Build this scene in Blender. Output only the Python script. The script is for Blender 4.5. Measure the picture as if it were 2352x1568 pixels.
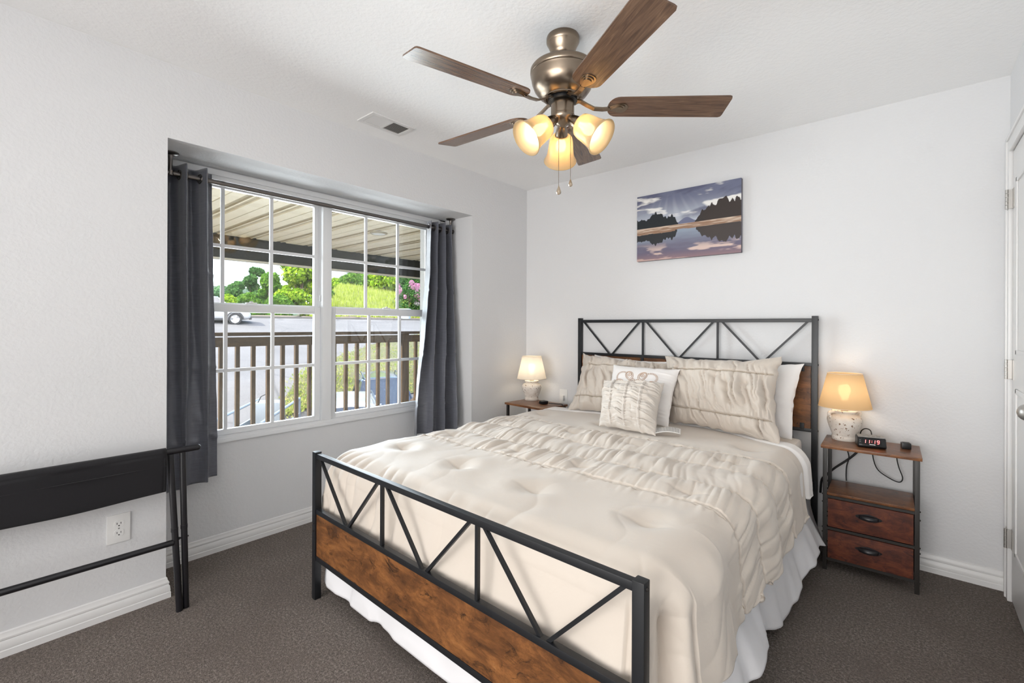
import bpy, bmesh, math, random
import numpy as np
from mathutils import Vector, Matrix, noise as mnoise

S = bpy.context.scene
COL = S.collection
for o in list(bpy.data.objects):
    bpy.data.objects.remove(o, do_unlink=True)
random.seed(7)
PI = math.pi
R = math.radians

# ------------------------------------------------------------------ camera
CAM_LOC = Vector((2.579, -3.200, 1.244))
YAW, ROLL, FPX = R(40.642), R(0.244), 1067.9
fw = Vector((-math.sin(YAW), math.cos(YAW), 0)); rt = Vector((math.cos(YAW), math.sin(YAW), 0)); up = Vector((0, 0, 1))
r2 = rt * math.cos(ROLL) + up * math.sin(ROLL)
u2 = -rt * math.sin(ROLL) + up * math.cos(ROLL)
cd = bpy.data.cameras.new('camera'); cam = bpy.data.objects.new('camera', cd); COL.objects.link(cam)
m = Matrix.Identity(4)
for i in range(3):
    m[i][0], m[i][1], m[i][2], m[i][3] = r2[i], u2[i], -fw[i], CAM_LOC[i]
cam.matrix_world = m
cd.sensor_fit = 'HORIZONTAL'; cd.sensor_width = 36.0; cd.lens = 36.0 * FPX / 2352.0
cd.shift_y = -(784 - 748.76) / 2352.0
cd.clip_start = 0.02; cd.clip_end = 600
S.camera = cam

# ------------------------------------------------------------------ light and exposure
SKY_STRENGTH = 1.1
SUN_STRENGTH = 15.0
FAN_BULB_W = 1.1
LAMP_BULB_W = 0.65
REAR_FILL_W = 45.0
BOUNCE_FILL_W = 33.0
WINDOW_FILL_W = 74.0
S.view_settings.view_transform = 'Standard'
S.view_settings.look = 'None'
S.view_settings.exposure = 0.12
S.view_settings.gamma = 1.0
S.view_settings.use_curve_mapping = False
S.cycles.max_bounces = 10
S.cycles.diffuse_bounces = 6
S.cycles.glossy_bounces = 4
S.cycles.transmission_bounces = 6
S.cycles.transparent_max_bounces = 12
S.cycles.sample_clamp_indirect = 8.0
S.cycles.caustics_reflective = False
S.cycles.caustics_refractive = False
S.cycles.use_denoising = True

wd = bpy.data.worlds.new('sky'); S.world = wd; wd.use_nodes = True
nt = wd.node_tree; nt.nodes.clear()
sky = nt.nodes.new('ShaderNodeTexSky'); sky.sky_type = 'NISHITA'; sky.sun_disc = False
sky.sun_elevation = R(52); sky.sun_rotation = R(120); sky.air_density = 1.0; sky.dust_density = 2.5; sky.ozone_density = 1.0
bg = nt.nodes.new('ShaderNodeBackground'); bg.inputs['Strength'].default_value = SKY_STRENGTH
wo = nt.nodes.new('ShaderNodeOutputWorld')
nt.links.new(sky.outputs[0], bg.inputs[0]); nt.links.new(bg.outputs[0], wo.inputs[0])

def lamp(name, kind, loc, energy, color=(1, 1, 1), **kw):
    d = bpy.data.lights.new(name, kind); d.energy = energy; d.color = color
    for k, v in kw.items(): setattr(d, k, v)
    o = bpy.data.objects.new(name, d); o.location = loc; COL.objects.link(o); return o
sun = lamp('sun', 'SUN', (0, 0, 30), SUN_STRENGTH, (1.0, 0.95, 0.87), angle=R(0.6))
sun.rotation_euler = Vector((0.45, 0.62, -0.66)).to_track_quat('-Z', 'Y').to_euler()
# the room goes on behind the camera: large soft fill light added at its far end
back = lamp('rear_fill_light', 'AREA', (1.6, -5.45, 1.0), REAR_FILL_W, (1.0, 0.985, 0.965), shape='RECTANGLE', size=2.7, size_y=1.9, spread=R(108))
back.rotation_euler = Vector((0.02, 1, -0.10)).to_track_quat('-Z', 'Z').to_euler()

bounce = lamp('bounce_fill', 'AREA', (2.5, -4.4, 1.45), BOUNCE_FILL_W, (1.0, 0.99, 0.975), shape='DISK', size=1.2)  # added unseen fill, aimed up so the ceiling spreads it over the room
bounce.rotation_euler = Vector((0.0, 0.30, 1.0)).to_track_quat('-Z', 'Y').to_euler()

# fill lamp added in the window opening to strengthen the daylight
win_fill = lamp('window_fill', 'AREA', (-.50, -1.685, 1.345), WINDOW_FILL_W, (0.88, 0.945, 1.0), shape='RECTANGLE', size=1.72, size_y=1.40)
win_fill.rotation_euler = Vector((1, -0.05, 0.05)).to_track_quat('-Z', 'Z').to_euler()

# ------------------------------------------------------------------ helpers
def lin(h):
    h = h.lstrip('#'); c = [int(h[i:i + 2], 16) / 255 for i in (0, 2, 4)]
    return tuple(x / 12.92 if x <= 0.04045 else ((x + 0.055) / 1.055) ** 2.4 for x in c)

class NT:
    def __init__(s, name):
        s.m = bpy.data.materials.new(name); s.m.use_nodes = True; s.t = s.m.node_tree
        s.b = s.t.nodes['Principled BSDF']; s.out = s.t.nodes['Material Output']
    def n(s, typ, ins=None, **kw):
        q = s.t.nodes.new('ShaderNode' + typ)
        for k, v in kw.items(): setattr(q, k, v)
        for k, v in (ins or {}).items():
            if hasattr(v, 'is_linked') or isinstance(v, bpy.types.NodeSocket): s.t.links.new(v, q.inputs[k])
            else: q.inputs[k].default_value = v
        return q
    def link(s, a, b): s.t.links.new(a, b)
    def set(s, **kw):
        names = dict(color='Base Color', rough='Roughness', metal='Metallic', spec='Specular IOR Level', alpha='Alpha', sheen='Sheen Weight', coat='Coat Weight',
                     emit='Emission Color', estr='Emission Strength', aniso='Anisotropic', trans='Transmission Weight', ior='IOR', coatr='Coat Roughness', sub='Subsurface Weight', normal='Normal')
        for k, v in kw.items():
            i = s.b.inputs[names[k]]
            if isinstance(v, bpy.types.NodeSocket): s.t.links.new(v, i)
            else:
                if k in ('color', 'emit') and len(v) == 3: v = (*v, 1)
                i.default_value = v
        return s
    def coord(s, scale=(1, 1, 1), kind='Object', rot=(0, 0, 0)):
        tc = s.n('TexCoord'); mp = s.n('Mapping', {'Vector': tc.outputs[kind], 'Scale': scale, 'Rotation': rot}); return mp.outputs[0]
    def noise(s, vec, scale=5, detail=3, rough=.5, dist=0):
        return s.n('TexNoise', {'Vector': vec, 'Scale': scale, 'Detail': detail, 'Roughness': rough, 'Distortion': dist}).outputs['Fac']
    def ramp(s, fac, stops, interp='LINEAR'):
        q = s.n('ValToRGB', {'Fac': fac}); e = q.color_ramp.elements; q.color_ramp.interpolation = interp
        while len(e) < len(stops): e.new(0.5)
        for el, (p, c) in zip(e, stops):
            el.position = p; el.color = (*c, 1) if len(c) == 3 else c
        return q.outputs['Color']
    def bump(s, h, strength=.3, dist=.01):
        return s.n('Bump', {'Height': h, 'Strength': strength, 'Distance': dist}).outputs[0]
    def mix(s, f, a, b):
        q = s.n('MixRGB'); 
        for k, v in (('Fac', f), ('Color1', a), ('Color2', b)):
            if isinstance(v, bpy.types.NodeSocket): s.t.links.new(v, q.inputs[k])
            else: q.inputs[k].default_value = (*v, 1) if isinstance(v, tuple) and len(v) == 3 else v
        return q.outputs[0]

def plain(name, col, rough=.5, metal=0, **kw):
    if isinstance(col, str): col = lin(col)
    return NT(name).set(color=col, rough=rough, metal=metal, **kw).m

class MB:
    """collects geometry for ONE mesh object"""
    def __init__(s): s.v = []; s.f = []
    def add(s, v, f):
        b = len(s.v); s.v += [tuple(p) for p in v]; s.f += [tuple(i + b for i in q) for q in f]; return s
    def box(s, lo, hi, bev=0):
        x0, y0, z0 = lo; x1, y1, z1 = hi
        if bev <= 0:
            return s.add([(x0, y0, z0), (x1, y0, z0), (x1, y1, z0), (x0, y1, z0), (x0, y0, z1), (x1, y0, z1), (x1, y1, z1), (x0, y1, z1)],
                         [(0, 3, 2, 1), (4, 5, 6, 7), (0, 1, 5, 4), (1, 2, 6, 5), (2, 3, 7, 6), (3, 0, 4, 7)])
        bm = bmesh.new(); bmesh.ops.create_cube(bm, size=1)
        for v in bm.verts:
            v.co = Vector(((x0 + x1) / 2 + v.co.x * (x1 - x0), (y0 + y1) / 2 + v.co.y * (y1 - y0), (z0 + z1) / 2 + v.co.z * (z1 - z0)))
        bmesh.ops.bevel(bm, geom=bm.edges[:], offset=bev, segments=2, affect='EDGES', profile=.7)
        return s.bm(bm)
    def bm(s, bm, mat=None):
        bm.verts.index_update()
        s.add([(mat @ v.co) if mat else v.co.copy() for v in bm.verts], [[v.index for v in f.verts] for f in bm.faces]); bm.free(); return s
    def bar(s, p0, p1, w, h, upv=(0, 0, 1)):
        p0, p1 = Vector(p0), Vector(p1); d = (p1 - p0).normalized(); u = Vector(upv)
        if abs(d.dot(u)) > .98: u = Vector((0, 1, 0))
        a = d.cross(u).normalized() * (w / 2); b = a.cross(d).normalized() * (h / 2)
        v = [p + x for p in (p0, p1) for x in (-a - b, a - b, a + b, -a + b)]
        return s.add(v, [(0, 1, 2, 3), (7, 6, 5, 4), (0, 4, 5, 1), (1, 5, 6, 2), (2, 6, 7, 3), (3, 7, 4, 0)])
    def tube(s, pts, r, n=8, caps=True, closed=False):
        pts = [Vector(p) for p in pts]; N = len(pts); rs = r if isinstance(r, (list, tuple)) else [r] * N
        prev = None; rings = []
        for i, p in enumerate(pts):
            t = (pts[(i + 1) % N] - pts[i - 1]) if closed else (pts[min(i + 1, N - 1)] - pts[max(i - 1, 0)])
            t.normalize()
            if prev is None:
                a = t.cross(Vector((0, 0, 1)))
                if a.length < .05: a = t.cross(Vector((0, 1, 0)))
            else: a = prev - t * prev.dot(t)
            a.normalize(); prev = a; b = t.cross(a)
            rings.append([p + (a * math.cos(2 * PI * k / n) + b * math.sin(2 * PI * k / n)) * rs[i] for k in range(n)])
        v = [q for rg in rings for q in rg]; f = []
        for i in range(N if closed else N - 1):
            j = (i + 1) % N
            for k in range(n): f.append((i * n + k, i * n + (k + 1) % n, j * n + (k + 1) % n, j * n + k))
        if caps and not closed: f += [tuple(range(n))[::-1], tuple((N - 1) * n + k for k in range(n))]
        return s.add(v, f)
    def cyl(s, p0, p1, r0, r1=None, n=20): return s.tube([p0, p1], [r0, r0 if r1 is None else r1], n)
    def lathe(s, prof, mat=None, n=32, caps=False):
        v = []; f = []
        for r_, z in prof:
            for k in range(n):
                p = Vector((r_ * math.cos(2 * PI * k / n), r_ * math.sin(2 * PI * k / n), z)); v.append(mat @ p if mat else p)
        for i in range(len(prof) - 1):
            for k in range(n): f.append((i * n + k, i * n + (k + 1) % n, (i + 1) * n + (k + 1) % n, (i + 1) * n + k))
        if caps: f += [tuple(range(n))[::-1], tuple((len(prof) - 1) * n + k for k in range(n))]
        return s.add(v, f)
    def prism(s, poly, axis, a, b):
        """poly: 2D points in the two other axes (cyclic order), extruded along axis from a to b"""
        def P(q, c):
            return {'x': (c, q[0], q[1]), 'y': (q[0], c, q[1]), 'z': (q[0], q[1], c)}[axis]
        n = len(poly); v = [P(q, a) for q in poly] + [P(q, b) for q in poly]
        return s.add(v, [tuple(range(n))[::-1], tuple(range(n, 2 * n))] + [(i, (i + 1) % n, n + (i + 1) % n, n + i) for i in range(n)])
    def grid(s, P, flip=False):
        """P: numpy array (nu, nv, 3)"""
        nu, nv = P.shape[:2]; b = len(s.v); s.v += [tuple(p) for p in P.reshape(-1, 3).tolist()]
        for i in range(nu - 1):
            for j in range(nv - 1):
                q = (b + i * nv + j, b + (i + 1) * nv + j, b + (i + 1) * nv + j + 1, b + i * nv + j + 1)
                s.f.append(q[::-1] if flip else q)
        return s
    def sphere(s, c, r, nu=16, nv=10, sc=(1, 1, 1)):
        prof = [(max(1e-5, r * math.sin(PI * i / nv)), -r * math.cos(PI * i / nv)) for i in range(nv + 1)]
        return s.lathe(prof, Matrix.Translation(Vector(c)) @ Matrix.Diagonal((*sc, 1)), nu)
    def xf(s, mat):
        s.v = [tuple(mat @ Vector(p)) for p in s.v]; return s
    def build(s, name, mat, parent=None, smooth=40, fix=True):
        me = bpy.data.meshes.new(name); me.from_pydata(s.v, [], s.f)
        if fix:
            bm = bmesh.new(); bm.from_mesh(me); bmesh.ops.recalc_face_normals(bm, faces=bm.faces[:]); bm.to_mesh(me); bm.free()
        if mat: me.materials.append(mat)
        if smooth:
            me.polygons.foreach_set('use_smooth', [True] * len(me.polygons)); me.set_sharp_from_angle(angle=R(smooth))
        me.update()
        o = bpy.data.objects.new(name, me); COL.objects.link(o)
        if parent: o.parent = parent
        return o

def tag(o, label, cat, group=None, kind=None):
    if label: o['label'] = label
    if cat: o['category'] = cat
    if group: o['group'] = group
    if kind: o['kind'] = kind
    return o
def thing(name, label, cat, loc=(0, 0, 0), rz=0, group=None):
    o = bpy.data.objects.new(name, None); o.empty_display_size = .1; o.location = loc; o.rotation_euler = (0, 0, rz); COL.objects.link(o)
    return tag(o, label, cat, group)
def struct(o): o['kind'] = 'structure'; return o

# numpy value noise -------------------------------------------------------
def h2(i, j, seed=0):
    x = np.sin(i * 127.1 + j * 311.7 + seed * 74.7) * 43758.5453
    return x - np.floor(x)
def vn(x, y, seed=0):
    x, y = np.broadcast_arrays(np.asarray(x, float), np.asarray(y, float))
    xi, yi = np.floor(x), np.floor(y); fx, fy = x - xi, y - yi
    fx = fx * fx * fx * (fx * (fx * 6 - 15) + 10); fy = fy * fy * fy * (fy * (fy * 6 - 15) + 10)
    a, b, c, d = h2(xi, yi, seed), h2(xi + 1, yi, seed), h2(xi, yi + 1, seed), h2(xi + 1, yi + 1, seed)
    return (a + (b - a) * fx + (c - a) * fy + (a - b - c + d) * fx * fy) * 2 - 1
def fbm(x, y, seed=0, o=3):
    r_ = 0; a = 1; t = 0
    for k in range(o): r_ = r_ + a * vn(x * 2 ** k, y * 2 ** k, seed + k * 3); t += a; a *= .5
    return r_ / t
def billow(x, y, seed=0): return 2 * np.abs(vn(x, y, seed)) ** .85 - .75
def ridged(x, y, seed=0): return 1 - 2 * np.abs(vn(x, y, seed)) ** .8
def smooth01(x): x = np.clip(x, 0, 1); return x * x * (3 - 2 * x)

# ------------------------------------------------------------------ materials
def wall_mat(name, col, sc, strength, rough=.75):
    k = NT(name); c = k.coord(); n = k.noise(c, sc, 2, .45)
    h = k.ramp(n, [(.38, (0, 0, 0)), (.62, (1, 1, 1))])
    return k.set(color=col, rough=rough, spec=.25, normal=k.bump(h, strength, .004)).m
M = {}
M['wall'] = wall_mat('wall_paint', lin('#dadadb'), 75, .12)
M['ceiling'] = wall_mat('ceiling_paint', lin('#f3f3f3'), 60, .12)
M['trim'] = plain('trim_white', lin('#dfdedd'), .35)
M['vinyl'] = plain('vinyl_white', lin('#e2e3e4'), .38)
k = NT('carpet'); c = k.coord()
n1 = k.noise(c, 105, 4, .8); n2 = k.noise(c, 240, 2, .7); n3 = k.noise(c, 3.4, 4, .6, .6)
col = k.ramp(n1, [(.36, lin('#39312c')), (.5, lin('#776b63')), (.64, lin('#bdb0a5'))])
col = k.mix(.35, col, k.ramp(n2, [(.38, lin('#403731')), (.62, lin('#a99d93'))]))
col = k.mix(k.ramp(n3, [(.35, (0, 0, 0)), (.7, (.5, .5, .5))]), col, lin('#6d6058'))
hh = k.n('Math', {0: n1, 1: n2}, operation='ADD').outputs[0]
M['carpet'] = k.set(color=col, rough=1, spec=.05, sheen=.15, normal=k.bump(hh, .9, .012)).m
M['black_metal'] = NT('black_powder_coat').set(color=lin('#14161a'), rough=.42, spec=.5).m
M['dark_metal'] = NT('dark_metal').set(color=lin('#26221f'), rough=.42, spec=.5).m
def rustic(name, axis, cols, sc=1.0, rough=.42, seed=0.0):
    k = NT(name); st = {'x': (1.0, 6, 6), 'y': (6, 1.0, 6)}[axis]
    c = k.coord(tuple(q * sc for q in st)); c2 = k.coord((2.6 * sc, 3.2 * sc, 5.0 * sc))
    g = k.noise(c, 7, 6, .65, .6); b = k.noise(c2, 2.3, 7, .74, .5); kn = k.noise(c2, 5.2, 5, .7, 1.0)
    base = k.ramp(b, [(.28, cols[0]), (.47, cols[1]), (.62, cols[2]), (.78, cols[3])])
    grain = k.ramp(g, [(.35, (.35, .35, .35)), (.6, (1, 1, 1))])
    q = k.n('MixRGB', {'Fac': .5, 'Color1': base, 'Color2': grain}, blend_type='MULTIPLY').outputs[0]
    q = k.mix(k.ramp(kn, [(.56, (0, 0, 0)), (.68, (.85, .85, .85))]), q, cols[4])
    return k.set(color=q, rough=rough, spec=.4, normal=k.bump(g, .12, .002)).m
RUST = [lin('#3d2616'), lin('#6d4526'), lin('#8f5d33'), lin('#a57549'), lin('#1d130d')]
M['panel'] = rustic('rustic_brown_panel', 'x', RUST)
M['top_wood'] = rustic('nightstand_board', 'x', [lin('#4b3020'), lin('#74482b'), lin('#8f5e38'), lin('#a4713f'), lin('#3a2418')], 1.3, .32)
M['drawer'] = rustic('drawer_fabric_print', 'x', [lin('#3b1d15'), lin('#5b2c1d'), lin('#743c24'), lin('#8a4f2c'), lin('#23121a')], 2.0, .6)
def cloth(name, col, wsc=1400, strength=.12, rough=.8, sheen=.2, wr=0):
    k = NT(name); c = k.coord(); n = k.noise(c, wsc, 1, .5); h = n
    if wr:
        w = k.noise(k.coord((1, 1, 1)), wr, 4, .6, .6); h = k.n('Math', {0: w, 1: k.n('Math', {0: n, 1: .12}, operation='MULTIPLY').outputs[0]}, operation='ADD').outputs[0]
    return k.set(color=col, rough=rough, spec=.25, sheen=sheen, normal=k.bump(h, strength, .006)).m
M['comforter'] = cloth('beige_comforter_cloth', lin('#d0c5b9'), 1500, .14, .55, .25, 22)
M['sham'] = cloth('beige_sham_cloth', lin('#c6bcb1'), 1500, .16, .5, .2, 30)
M['small_cushion'] = cloth('beige_cushion_cloth', lin('#cac2b9'), 1500, .14, .6, .2, 30)
M['white_cloth'] = cloth('white_cotton', lin('#e9e5e2'), 1500, .14, .75, .2, 18)
M['skirt'] = cloth('white_skirt_cloth', lin('#e3e2e4'), 1500, .12, .8, .2, 14)
M['stitch'] = plain('embroidery_thread', '#bfa48f', .7)
M['seam'] = plain('seam_thread', '#a8987f', .8)
k = NT('curtain_cloth'); cx = k.coord((1, 1, 60)); wv = k.noise(cx, 14, 3, .7)
cc = k.ramp(wv, [(.3, lin('#4a4c54')), (.7, lin('#686a74'))])
wrk = k.noise(k.coord(), 16, 4, .6, .8)
M['curtain'] = k.set(color=cc, rough=.36, spec=.6, sheen=.5, normal=k.bump(k.n('Math', {0: wrk, 1: wv}, operation='ADD').outputs[0], .16, .006)).m
M['curtain_lining'] = plain('curtain_lining', '#b9bcc6', .7)
M['nickel'] = NT('brushed_nickel').set(color=lin('#b5b2ae'), rough=.42, metal=.85).m
M['bronze'] = NT('brushed_bronze').set(color=lin('#8b7d6e'), rough=.27, metal=1, aniso=.5).m
M['rod'] = NT('pewter_rod').set(color=lin('#77726f'), rough=.3, metal=1).m
k = NT('fan_blade_wood'); c = k.coord((1.2, 14, 14)); g = k.noise(c, 5, 5, .6, 1.0)
colr = k.ramp(g, [(.3, lin('#4a362a')), (.55, lin('#69503f')), (.75, lin('#836752'))])
M['blade'] = k.set(color=colr, rough=.27, spec=.55).m
M['black'] = plain('black_plastic', '#141416', .35)
M['black_cable'] = plain('black_cable', '#121112', .5)
M['grey_plastic'] = plain('grey_plastic', '#8d8b89', .45)
M['white_plastic'] = plain('white_plastic', '#e6e5e3', .3)
M['black_canvas'] = cloth('black_canvas', lin('#1c1b1e'), 900, .25, .6, .1)
M['rack_metal'] = NT('rack_black_metal').set(color=lin('#17161a'), rough=.33, spec=.5).m
def emis(name, col, strength):
    k = NT(name); return k.set(color=(.8, .8, .8), emit=col, estr=strength).m
M['red_led'] = emis('red_led', (1.0, .03, .03), 4.0)
def shade_mat(name, col, transl):
    k = NT(name)
    d = k.n('BsdfDiffuse', {'Color': (*col, 1)}); t = k.n('BsdfTranslucent', {'Color': (*col, 1)})
    w = k.noise(k.coord(), 500, 2, .5)
    k.link(k.bump(w, .1, .002), d.inputs['Normal'])
    mx = k.n('MixShader', {0: transl, 1: d.outputs[0], 2: t.outputs[0]}); tp = k.n('BsdfTransparent', {'Color': (*col, 1)}); m3 = k.n('MixShader', {0: .03, 1: mx.outputs[0], 2: tp.outputs[0]}); k.link(m3.outputs[0], k.out.inputs[0]); return k.m
M['shade_beige'] = shade_mat('lampshade_beige', lin('#cdb28c'), .40)
M['shade_white'] = shade_mat('lampshade_white', lin('#e0d9ce'), .42)
k = NT('frosted_glass'); d = k.n('BsdfDiffuse', {'Color': (*lin('#e6d3ae'), 1)}); t = k.n('BsdfTranslucent', {'Color': (*lin('#e0c08a'), 1)})
gl = k.n('BsdfGlossy', {'Color': (.9, .9, .9, 1), 'Roughness': .25}); mx = k.n('MixShader', {0: .6, 1: d.outputs[0], 2: t.outputs[0]})
fr = k.n('Fresnel', {'IOR': 1.3}); m2 = k.n('MixShader', {0: fr.outputs[0], 1: mx.outputs[0], 2: gl.outputs[0]}); tp = k.n('BsdfTransparent', {'Color': (1, .93, .80, 1)}); m3 = k.n('MixShader', {0: .14, 1: m2.outputs[0], 2: tp.outputs[0]}); k.link(m3.outputs[0], k.out.inputs[0]); M['frosted'] = k.m
k = NT('window_glass'); tr = k.n('BsdfTransparent', {'Color': (.97, .985, .98, 1)}); gl = k.n('BsdfGlossy', {'Color': (1, 1, 1, 1), 'Roughness': .0})
fr = k.n('Fresnel', {'IOR': 1.45}); mx = k.n('MixShader', {0: fr.outputs[0], 1: tr.outputs[0], 2: gl.outputs[0]}); k.link(mx.outputs[0], k.out.inputs[0]); M['glass'] = k.m
k = NT('crystal'); M['crystal'] = k.set(color=lin('#b9a995'), rough=.1, metal=.7).m
k = NT('distressed_ceramic'); c = k.coord((1, 1, .9)); v = k.noise(c, 85, 2, .55, .5); big = k.noise(c, 14, 3, .55)
fle = k.ramp(v, [(.645, (0, 0, 0)), (.67, (1, 1, 1))]); colr = k.mix(fle, k.ramp(big, [(.4, lin('#e6dfd6')), (.75, lin('#cfc3b5'))]), lin('#7d5c40'))
M['ceramic'] = k.set(color=colr, rough=.7, normal=k.bump(v, .25, .004)).m

# ------------------------------------------------------------------ room shell
H = 2.44; RX = 2.932; AY0, AY1, AD, AZ = -2.615, -.672, -.314, 2.098   # window alcove: y range, back plane x, soffit z
FY = -5.60                                                                # wall behind the camera
T = .12
struct(MB().box((-.55, FY - T, -.1), (RX + T, T, 0)).build('floor', M['carpet'], smooth=0))
struct(MB().box((-.55, FY - T, H), (RX + T, T, H + .1)).build('ceiling', M['ceiling'], smooth=0))
struct(MB().box((-.55, 0, 0), (RX + T, T, H)).build('wall_back', M['wall'], smooth=0))
# window-side wall with its full-height alcove, one joined shell
wl = MB()
wl.box((-.55, FY - T, 0), (0, AY0, H)); wl.box((-.55, AY1, 0), (0, 0, H)); wl.box((-.55, AY0, AZ), (0, AY1, H))
WZ0, WZ1, WY0, WY1 = .600, 2.090, -2.612, -.742                         # rough opening of the window
wl.box((-.55, AY0, 0), (AD, AY1, WZ0)); wl.box((-.55, WY1, WZ0), (AD, AY1, AZ)); wl.box((-.55, AY0, WZ1), (AD, AY1, AZ))
struct(wl.build('wall_left', M['wall'], smooth=0))
struct(MB().box((RX, FY - T, 0), (RX + T, -.93, H)).box((RX, -.105, 0), (RX + T, 0, H)).box((RX, -.93, 2.055), (RX + T, -.105, H)).box((RX + T, -1, 0), (RX + T + .02, 0, 2.1)).build('wall_right', M['wall'], smooth=0))
struct(MB().box((0, FY - T, 0), (RX, FY, H)).build('wall_front', M['wall'], smooth=0))

# baseboards: moulded profile (offset from wall, height)
PROF = [(0, 0), (.016, 0), (.016, .024), (.0135, .027), (.0145, .034), (.0125, .052), (.0085, .060), (.0105, .064), (.0105, .070), (.006, .078), (.0045, .088), (0, .092)]
def base_run(name, pts, nrm):
    """pts: polyline (x,y) along the wall; nrm: outward (into room) offsets per vertex, unit mitre vectors"""
    P = np.array([[(p[0] + n_[0] * o, p[1] + n_[1] * o, z) for o, z in PROF] for p, n_ in zip(pts, nrm)])
    b = MB().grid(P); n_ = len(PROF); last = (len(pts) - 1) * n_
    b.f += [tuple(range(n_)), tuple(last + i for i in range(n_))[::-1]]
    return struct(b.build(name, M['trim'], smooth=25))
base_run('baseboard_back', [(0, 0), (RX, 0)], [(1, -1), (-1, -1)])
base_run('baseboard_left', [(0, FY), (0, AY0), (AD, AY0), (AD, AY1), (0, AY1), (0, 0)], [(1, 0), (1, 1), (1, 1), (1, -1), (1, -1), (1, -1)])
base_run('baseboard_right', [(RX, 0), (RX, -.058)], [(-1, -1), (-1, 0)])
base_run('baseboard_front', [(0, FY), (RX, FY)], [(1, 1), (-1, 1)])

# ------------------------------------------------------------------ door in the right wall
CX = RX - .017
tr = MB(); tr.box((CX, -.115, 0), (RX, -.060, 2.105), .004); tr.box((CX, -.975, 0), (RX, -.92, 2.105), .004); tr.box((CX, -.92, 2.05), (RX, -.115, 2.105), .004)
tr.box((RX - .022, -.075, 0), (RX, -.060, 2.12), .003); tr.box((RX - .022, -.99, 2.105), (RX, -.06, 2.12), .003)
struct(tr.build('trim_1', M['trim'], smooth=30))
dr = MB(); dr.box((RX - .003, -.916, .012), (RX + .035, -.119, 2.046), .002)
door = struct(dr.build('door_1', M['trim'], smooth=30))
pn = MB()
for (y0, y1, z0, z1) in ((-.80, -.555, .25, .98), (-.48, -.235, .25, .98), (-.80, -.235, 1.13, 1.9)):
    pn.box((RX - .009, y0, z0), (RX - .003, y0 + .02, z1), .002); pn.box((RX - .009, y1 - .02, z0), (RX - .003, y1, z1), .002)
    pn.box((RX - .009, y0, z0), (RX - .003, y1, z0 + .02), .002); pn.box((RX - .009, y0, z1 - .02), (RX - .003, y1, z1), .002)
pn.build('panel_moulding', M['trim'], door)
for z in (1.787, 1.012, .242):
    hg = MB(); hg.box((CX - .002, -.117, z), (CX + .001, -.086, z + .089)); hg.box((RX - .0055, -.155, z), (RX - .003, -.119, z + .089))
    for q in range(5): hg.cyl((CX - .006, -.118, z + .0178 * q + .0008), (CX - .006, -.118, z + .0178 * q + .0170), .0062, n=12)
    hg.box((CX - .006, -.1215, z + .002), (RX - .003, -.1195, z + .087))
    hg.build('hinge', M['nickel'], door)
kb = MB(); kb.cyl((RX - .003, -.865, .958), (RX - .011, -.865, .958), .032); kb.cyl((RX - .011, -.865, .958), (RX - .04, -.865, .958), .011)
kb.sphere((RX - .055, -.865, .958), .028, sc=(.85, 1, 1)); kb.build('door_knob', M['nickel'], door)

# ------------------------------------------------------------------ window: twin double-hung, three by two lights in each sash
win = MB(); fx0, fx1 = AD - .10, AD + .006
win.box((fx0, WY0, WZ0), (fx1, WY0 + .05, WZ1), .003); win.box((fx0, WY1 - .05, WZ0), (fx1, WY1, WZ1), .003)
win.box((fx0, WY0 + .05, WZ1 - .052), (fx1, WY1 - .05, WZ1), .003); win.box((fx0, WY0 + .05, WZ0), (fx1, WY1 - .05, WZ0 + .03), .003)
win.box((fx0, -1.716, WZ0 + .03), (fx1, -1.656, WZ1 - .052), .003)
win.box((fx1, WY0, WZ1 - .03), (fx1 + .012, WY1, WZ1), .004); win.box((fx1, WY0 + .02, WZ0 - .006), (fx1 + .006, WY1 - .01, WZ0 + .012), .002)
window = struct(win.build('window_1', M['vinyl'], smooth=30))
def sash(y0, y1, z0, z1, x, stile, top, bot, name):
    """frame of stiles and rails, muntins three by two, one glazing pane behind"""
    b = MB(); d = .028
    b.box((x - d, y0, z0), (x, y0 + stile, z1), .003); b.box((x - d, y1 - stile, z0), (x, y1, z1), .003)
    b.box((x - d, y0 + stile, z1 - top), (x, y1 - stile, z1), .003); b.box((x - d, y0 + stile, z0), (x, y1 - stile, z0 + bot), .003)
    o = b.build(name, M['vinyl'], window, smooth=30)
    g0, g1, h0, h1 = y0 + stile, y1 - stile, z0 + bot, z1 - top
    mt = MB(); w = .0095
    for q in (1, 2):
        yc = g0 + (g1 - g0) * q / 3; mt.box((x - .021, yc - w, h0 - .003), (x - .007, yc + w, h1 + .003), .002)
    zc = h0 + (h1 - h0) * .5; mt.box((x - .0205, g0 - .003, zc - w), (x - .0075, g1 + .003, zc + w), .002)
    mt.build('muntin_grid', M['vinyl'], o, smooth=30)
    MB().box((x - .016, g0 - .004, h0 - .004), (x - .012, g1 + .004, h1 + .004)).build('glass_pane', M['glass'], o, smooth=0)
    return o
for (y0, y1) in ((-2.562, -1.716), (-1.656, -.792)):
    sash(y0, y1, 1.325, WZ1 - .052, AD - .055, .026, .024, .045, 'upper_sash')
    s_ = sash(y0 + .004, y1 - .004, WZ0 + .030, 1.362, AD - .018, .038, .046, .030, 'lower_sash')
    yc = (y0 + y1) / 2
    MB().box((AD - .018, yc - .03, 1.362), (AD - .004, yc + .03, 1.374), .003).cyl((AD - .010, yc, 1.374), (AD - .010, yc, 1.381), .009).build('sash_lock', M['vinyl'], s_)
    MB().box((AD - .03, y1 - .0065, 1.40), (AD - .02, y1 - .001, 1.44), .001).build('tilt_latch', M['vinyl'], window)

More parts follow.
